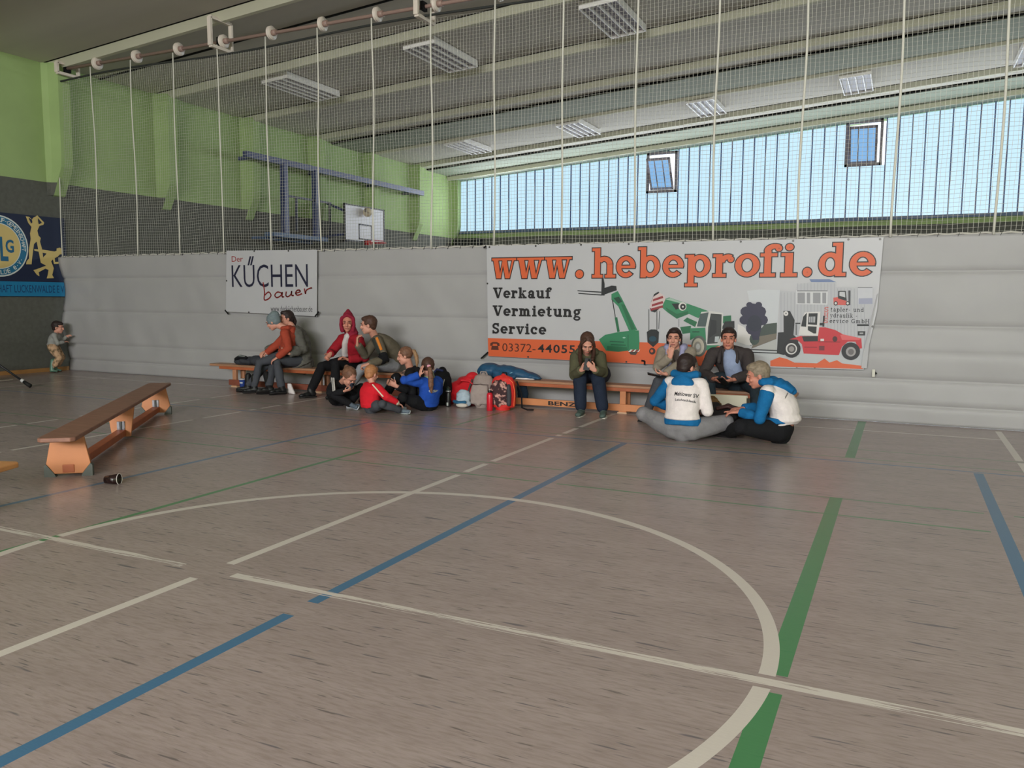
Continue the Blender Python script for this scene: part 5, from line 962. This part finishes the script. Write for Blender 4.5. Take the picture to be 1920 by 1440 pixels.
# red jacket heap
l = V((-5.13, 9.32, 0))
t = bag_mesh('sports_bag', 'bright red sports bag slumped against the bench', 'bag', l, lambda b: (b.ball(l+V((.02, .0, .16)), (.30, .17, .17)), b.ball(l+V((.08, .05, .27)), (.24, .14, .12)), b.ball(l+V((.07, .04, .36)), (.09, .08, .07)), b.ball(l+V((-.20, -.06, .13)), (.10, .12, .14))), mat('red_nylon', (196, 26, 38), .55, .4, .06, 10, .2, 30), .013, .02, 6)
part(t, 'dark_opening', mat('dark_red_nylon', (112, 18, 32), .6), lambda b: sweep(b, [l+V((-.24, -.13, .02)), l+V((-.25, -.14, .14)), l+V((-.18, -.15, .22))], [.04, .055, .04], [.04, .05, .04], V((1, 0, 0))))
part(t, 'handle', mat('red_nylon', (196, 26, 38)), lambda b: b.tube([l+V((-.05, -.12, .28)), l+V((.02, -.17, .34)), l+V((.14, -.16, .33)), l+V((.20, -.12, .26))], .014, 8), .006)
# white scarf/paper on the bench top behind
lw_ = V((-5.0, 9.64, SEAT)); t = bag_mesh('scarf', 'cream scarf heaped on the bench above the red bag', 'scarf', lw_, lambda b: (b.ball(lw_+V((-.02, 0, .05)), (.13, .09, .055)), b.ball(lw_+V((.05, -.02, .09)), (.07, .06, .05))), cloth('cream_scarf', (206, 196, 180)), .011, .016, 14)
# thermos
l = V((-5.25, 9.06, 0)); t = thing('thermos_bottle', 'black thermos bottle with silver ring on the floor before the red bag', 'bottle', l)
MB().lathe([(.034, 0), (.037, .01), (.037, .175), (.031, .19), (.0, .192)], l, n=24).build('body', mat('black_bottle', (34, 30, 32), .3, .5), t, True)
MB().lathe([(.030, .19), (.034, .192), (.034, .206), (.03, .208)], l, n=24).build('ring', mat('silver_ring', (206, 206, 206), .25, .5, metal=.6), t, True)
MB().lathe([(.028, .206), (.03, .21), (.027, .245), (.012, .25), (.010, .262), (.0, .263)], l, n=20).build('cap', mat('dark_cap', (36, 52, 46), .4), t, True)
MB().add([l+V((math.cos(a)*.0378, math.sin(a)*.0378, z)) for a in [math.radians(q) for q in (-96, -84, -72, -60)] for z in (.012, .055)], [(2*i, 2*i+2, 2*i+3, 2*i+1) for i in range(3)]).build('label_patch', mat('white_print', (206, 210, 206)), t)
# white and blue shoe bag
l = V((-5.06, 9.10, 0))
t = bag_mesh('shoe_bag', 'pale blue and white cloth bag lying before the red bag', 'bag', l, lambda b: (b.ball(l+V((.0, .02, .12)), (.10, .09, .11)), b.ball(l+V((.03, -.02, .05)), (.09, .08, .05))), mat('pale_blue_cloth', (170, 186, 198), .8, .2, .1, 12), .011, .014, 12)
part(t, 'blue_band', mat('petrol_band', (36, 90, 124), .8), lambda b: sweep(b, [l+V((-.09, -.06, .075)), l+V((-.01, -.095, .065)), l+V((.08, -.08, .075))], [.022]*3, [.022]*3, V((0, 0, 1))))
part(t, 'toe', mat('cream_cloth', (196, 188, 178), .8), lambda b: b.ball(l+V((.03, -.075, .035)), (.085, .05, .034)))
# beige backpack
def backpack(label, l, hw, dp, ht, m, lean=0, rot=0):
    M = Matrix.Rotation(rot, 3, 'Z')
    def W(x, y, z): return l+M @ V((x, y+lean*z, z))
    def bld(b):
        pts = [W(0, 0, z) for z in (.03, .08, ht*.5, ht*.8, ht*.95, ht)]; sweep(b, pts, [hw*.92, hw, hw*.98, hw*.9, hw*.68, hw*.3], [dp, dp*1.05, dp, dp*.85, dp*.6, dp*.3], M @ V((1, 0, 0)))
    return bag_mesh('backpack', label, 'bag', l, bld, m, .011, .006, 9), W
l = V((-4.83, 9.20, 0)); t, W = backpack('beige grey backpack between the pale bag and the red patterned backpack', l, .16, .09, .42, cloth('taupe_canvas', (150, 136, 130)), .12, .1)
part(t, 'front_pocket', cloth('taupe_pocket', (158, 144, 138)), lambda b: sweep(b, [W(-.01, -.085, .05), W(-.01, -.095, .18), W(-.01, -.085, .29)], [.125, .13, .115], [.035, .04, .03], V((1, 0, 0))), .01, .003)
part(t, 'zip', mat('dark_zip', (70, 56, 56), .6), lambda b: b.tube([W(-.12, -.105, .30), W(0, -.122, .305), W(.11, -.105, .30)], .005, 6), .004)
part(t, 'handle', cloth('taupe_canvas', (150, 136, 130)), lambda b: b.tube([W(-.05, .0, .40), W(-.03, -.02, .455), W(.04, -.02, .455), W(.06, .0, .40)], .011, 8), .005)
part(t, 'shoulder_strap', mat('dark_strap', (62, 52, 52), .7), lambda b: b.tube([W(-.13, -.05, .36), W(-.175, -.05, .22), W(-.165, -.06, .06)], .014, 8), .006)
# red patterned backpack
l = V((-4.49, 9.12, 0)); pat = mat('red_pattern_fabric', (58, 34, 38), .75, .3, .9, 22, rgb2=(196, 146, 136), thr=.56)
t, W = backpack('red school backpack with dark patterned front at the end of the bags', l, .165, .10, .43, mat('red_orange_nylon', (206, 44, 40), .6, .35, .06, 12), .06, .25)
part(t, 'front_panel', pat, lambda b: sweep(b, [W(-.035, -.085, .07), W(-.035, -.09, .19), W(-.03, -.08, .30), W(-.02, -.06, .365)], [.125, .13, .12, .08], [.035, .04, .035, .025], V((.97, .25, 0))), .01, .002)
part(t, 'side_panel', mat('charcoal_panel', (58, 58, 64), .7), lambda b: sweep(b, [W(.095, -.095, .08), W(.095, -.10, .2), W(.085, -.085, .31)], [.03, .032, .025], [.028]*3, V((.97, .25, 0))))
part(t, 'piping', mat('orange_piping', (226, 96, 52), .6), lambda b: b.tube([W(.155, -.07, .05), W(.16, -.07, .25), W(.13, -.05, .35), W(.05, -.04, .415), W(-.04, -.04, .415)], .008, 8), .005)
part(t, 'handle', black_c, lambda b: b.tube([W(-.03, .04, .41), W(-.02, .04, .46), W(.03, .04, .46), W(.04, .04, .41)], .011, 8), .006)
part(t, 'shoulder_strap', black_c, lambda b: b.tube([W(.16, .05, .36), W(.22, .08, .2), W(.24, .02, .03), W(.32, -.04, .012), W(.40, -.02, .012)], .012, 8), .006)
# red bottle
l = V((-4.60, 8.97, 0)); t = thing('water_bottle', 'slim red water bottle standing before the beige backpack', 'bottle', l)
MB().lathe([(.036, 0), (.039, .006), (.039, .19), (.034, .212), (.020, .226), (.0, .228)], l, n=28).build('body', mat('red_bottle', (200, 30, 46), .3, .5), t, True)
MB().lathe([(.019, .226), (.022, .23), (.022, .252), (.0, .254)], l, n=20).build('cap', mat('black_cap', (30, 26, 28), .4), t, True); MB().tube([l+V((.015, 0, .25)), l+V((.035, -.01, .245)), l+V((.037, -.01, .225))], .006, 8).build('carry_loop', mat('black_cap', (30, 26, 28)), t, True)
MB().lathe([(.006, 0), (.008, .004), (.005, .012), (.0, .014)], l+V((0, 0, .253)), n=10).build('spout', mat('white_print', (206, 210, 206)), t, True)
# blue jacket across the bench
l = V((-4.64, 9.62, SEAT)); bj = mat('petrol_blue_nylon', (32, 76, 108), .55, .4, .1, 10, .25, 30)
def jb(b):
    b.ball(l+V((-.28, -.02, .085)), (.18, .14, .105)); sweep(b, [l+V((-.30, 0, .07)), l+V((-.05, 0, .085)), l+V((.18, 0, .065)), l+V((.36, 0, .03)), l+V((.46, -.02, .012))], [.13, .14, .12, .10, .05], [.09, .085, .06, .035, .012], V((0, 1, 0))); sweep(b, [l+V((-.16, -.10, .06)), l+V((.0, -.14, .05)), l+V((.12, -.13, .035))], [.06, .05, .04], [.055, .045, .03], V((0, 1, 0)))
t = bag_mesh('jacket', 'petrol blue padded jacket spread on the bench above the backpacks', 'jacket', l, jb, bj, .012, .018, 9)
part(t, 'hanging_sleeve', cloth('dark_blue_lining', (36, 52, 68)), lambda b: sweep(b, [l+V((.16, .0, .02)), l+V((.19, -.02, -.07)), l+V((.20, -.01, -.20)), l+V((.20, 0, -.30))], [.05, .062, .075, .06], [.06, .055, .05, .04], V((1, 0, 0))), .01, .008)
part(t, 'piping', mat('pale_blue_piping', (136, 186, 200), .6), lambda b: b.tube([l+V((.06, -.13, .075)), l+V((.14, -.10, .105)), l+V((.22, -.04, .105)), l+V((.24, 0, .095))], .005, 6), .004)
part(t, 'white_lining', whitec, lambda b: sweep(b, [l+V((.12, -.10, .012)), l+V((.26, -.10, .012)), l+V((.38, -.06, .012))], [.03, .03, .02], [.012]*3, V((0, 1, 0))))
# plastic container with bag in front of the brown fleece
l = V((-1.66, 8.76, 0)); M = Matrix.Rotation(.12, 3, 'Z')
t = thing('plastic_box', 'cream plastic box standing open before the person in brown fleece', 'box', l)
b = MB()
for c_, d_ in (((0, 0, .012), (.40, .28, .02)), ((0, .14, .18), (.42, .018, .36)), ((0, -.14, .11), (.42, .018, .2)), ((-.205, 0, .13), (.018, .28, .25)), ((.205, 0, .13), (.018, .28, .25))): b.box(l+M @ V(c_), d_, M)
bevel(b.build('body', mat('cream_plastic', (190, 184, 162), .4, .4), t), .006, 3)
bevel(MB().box(l+M @ V((0, .155, .352)), (.44, .03, .03), M).build('rim', mat('cream_plastic', (190, 184, 162)), t), .006, 3)
l2 = V((-1.76, 8.54, 0))
t = bag_mesh('handbag', 'black and dark brown bag heaped before the cream box', 'bag', l2, lambda b: (b.ball(l2+V((0, 0, .12)), (.24, .14, .15)), b.ball(l2+V((.18, .02, .19)), (.14, .11, .12)), b.ball(l2+V((.02, -.02, .24)), (.12, .09, .08))), mat('dark_leather', (30, 25, 25), .75, .3, .2, 12), .012, .018, 10)
part(t, 'flap', mat('dark_brown_leather', (62, 34, 32), .6), lambda b: sweep(b, [l2+V((.07, -.08, .27)), l2+V((.19, -.08, .305)), l2+V((.29, -.06, .25))], [.05, .06, .05], [.02, .022, .02], V((0, 1, 0))), .008, .006)
part(t, 'buckle', mat('pale_buckle', (190, 188, 186), .3, .5, metal=.6), lambda b: b.box(l2+V((-.005, -.138, .20)), (.045, .012, .012)), .004)
l3 = V((-1.90, 8.74, 0)); t = bag_mesh('teddy_bear', 'brown fluffy plush toy leaning in the cream box', 'toy', l3, lambda b: (b.ball(l3+V((.08, .02, .30)), (.09, .06, .06)), b.ball(l3+V((.03, -.02, .2)), (.09, .07, .12)), b.ball(l3+V((.15, .0, .25)), (.06, .05, .06)), b.ball(l3+V((0, -.03, .06)), (.06, .06, .06))), mat('brown_plush', (112, 84, 54), .95, .1, .4, 40, .6, 60), .01, .018, 26)
# orange foot / shoe near the boy
# tripod at the left edge
l = V((-12.55, 7.75, 0)); t = thing('tripod', 'black tripod with a white collar reaching in at the left edge', 'tripod', l)
apex = V((-13.35, 7.45, .98)); foot = V((-11.97, 7.96, .02))
for f_ in (foot, V((-13.9, 8.4, .02)), V((-13.7, 6.5, .02))):
    lg = MB().tube([apex, apex.lerp(f_, .5), f_.lerp(apex, .08)], [.022, .018, .015], 10).build('leg', mat('black_tripod', (24, 24, 28), .4), t, True)
    MB().tube([f_.lerp(apex, .10), f_.lerp(apex, .075)], .026, 12).build('collar', mat('pale_collar', (200, 200, 200), .4), lg, True); MB().tube([f_.lerp(apex, .075), f_+V((0, 0, .002))], [.024, .032], 12).build('rubber_foot', mat('black_rubber_foot', (20, 20, 20), .7), lg, True)
MB().tube([apex-V((0, 0, .05)), apex+V((0, 0, .5))], .02, 10).build('centre_pole', mat('black_tripod', (24, 24, 28)), t, True)
l = V((-13.36, 8.20, 0)); t = bag_mesh('duffel_bag', 'dark blue bag on the floor behind the tripod at the left edge', 'bag', l, lambda b: b.ball(l+V((0, -.1, .2)), (.16, .22, .2)), cloth('navy_nylon', (40, 48, 84)), .014, .012, 7)
part(t, 'strap', mat('grey_strap', (120, 110, 100), .7), lambda b: b.tube([l+V((.1, -.05, .03)), l+V((.22, .06, .02)), l+V((.26, .22, .03)), l+V((.14, .25, .03))], .012, 8), .006)
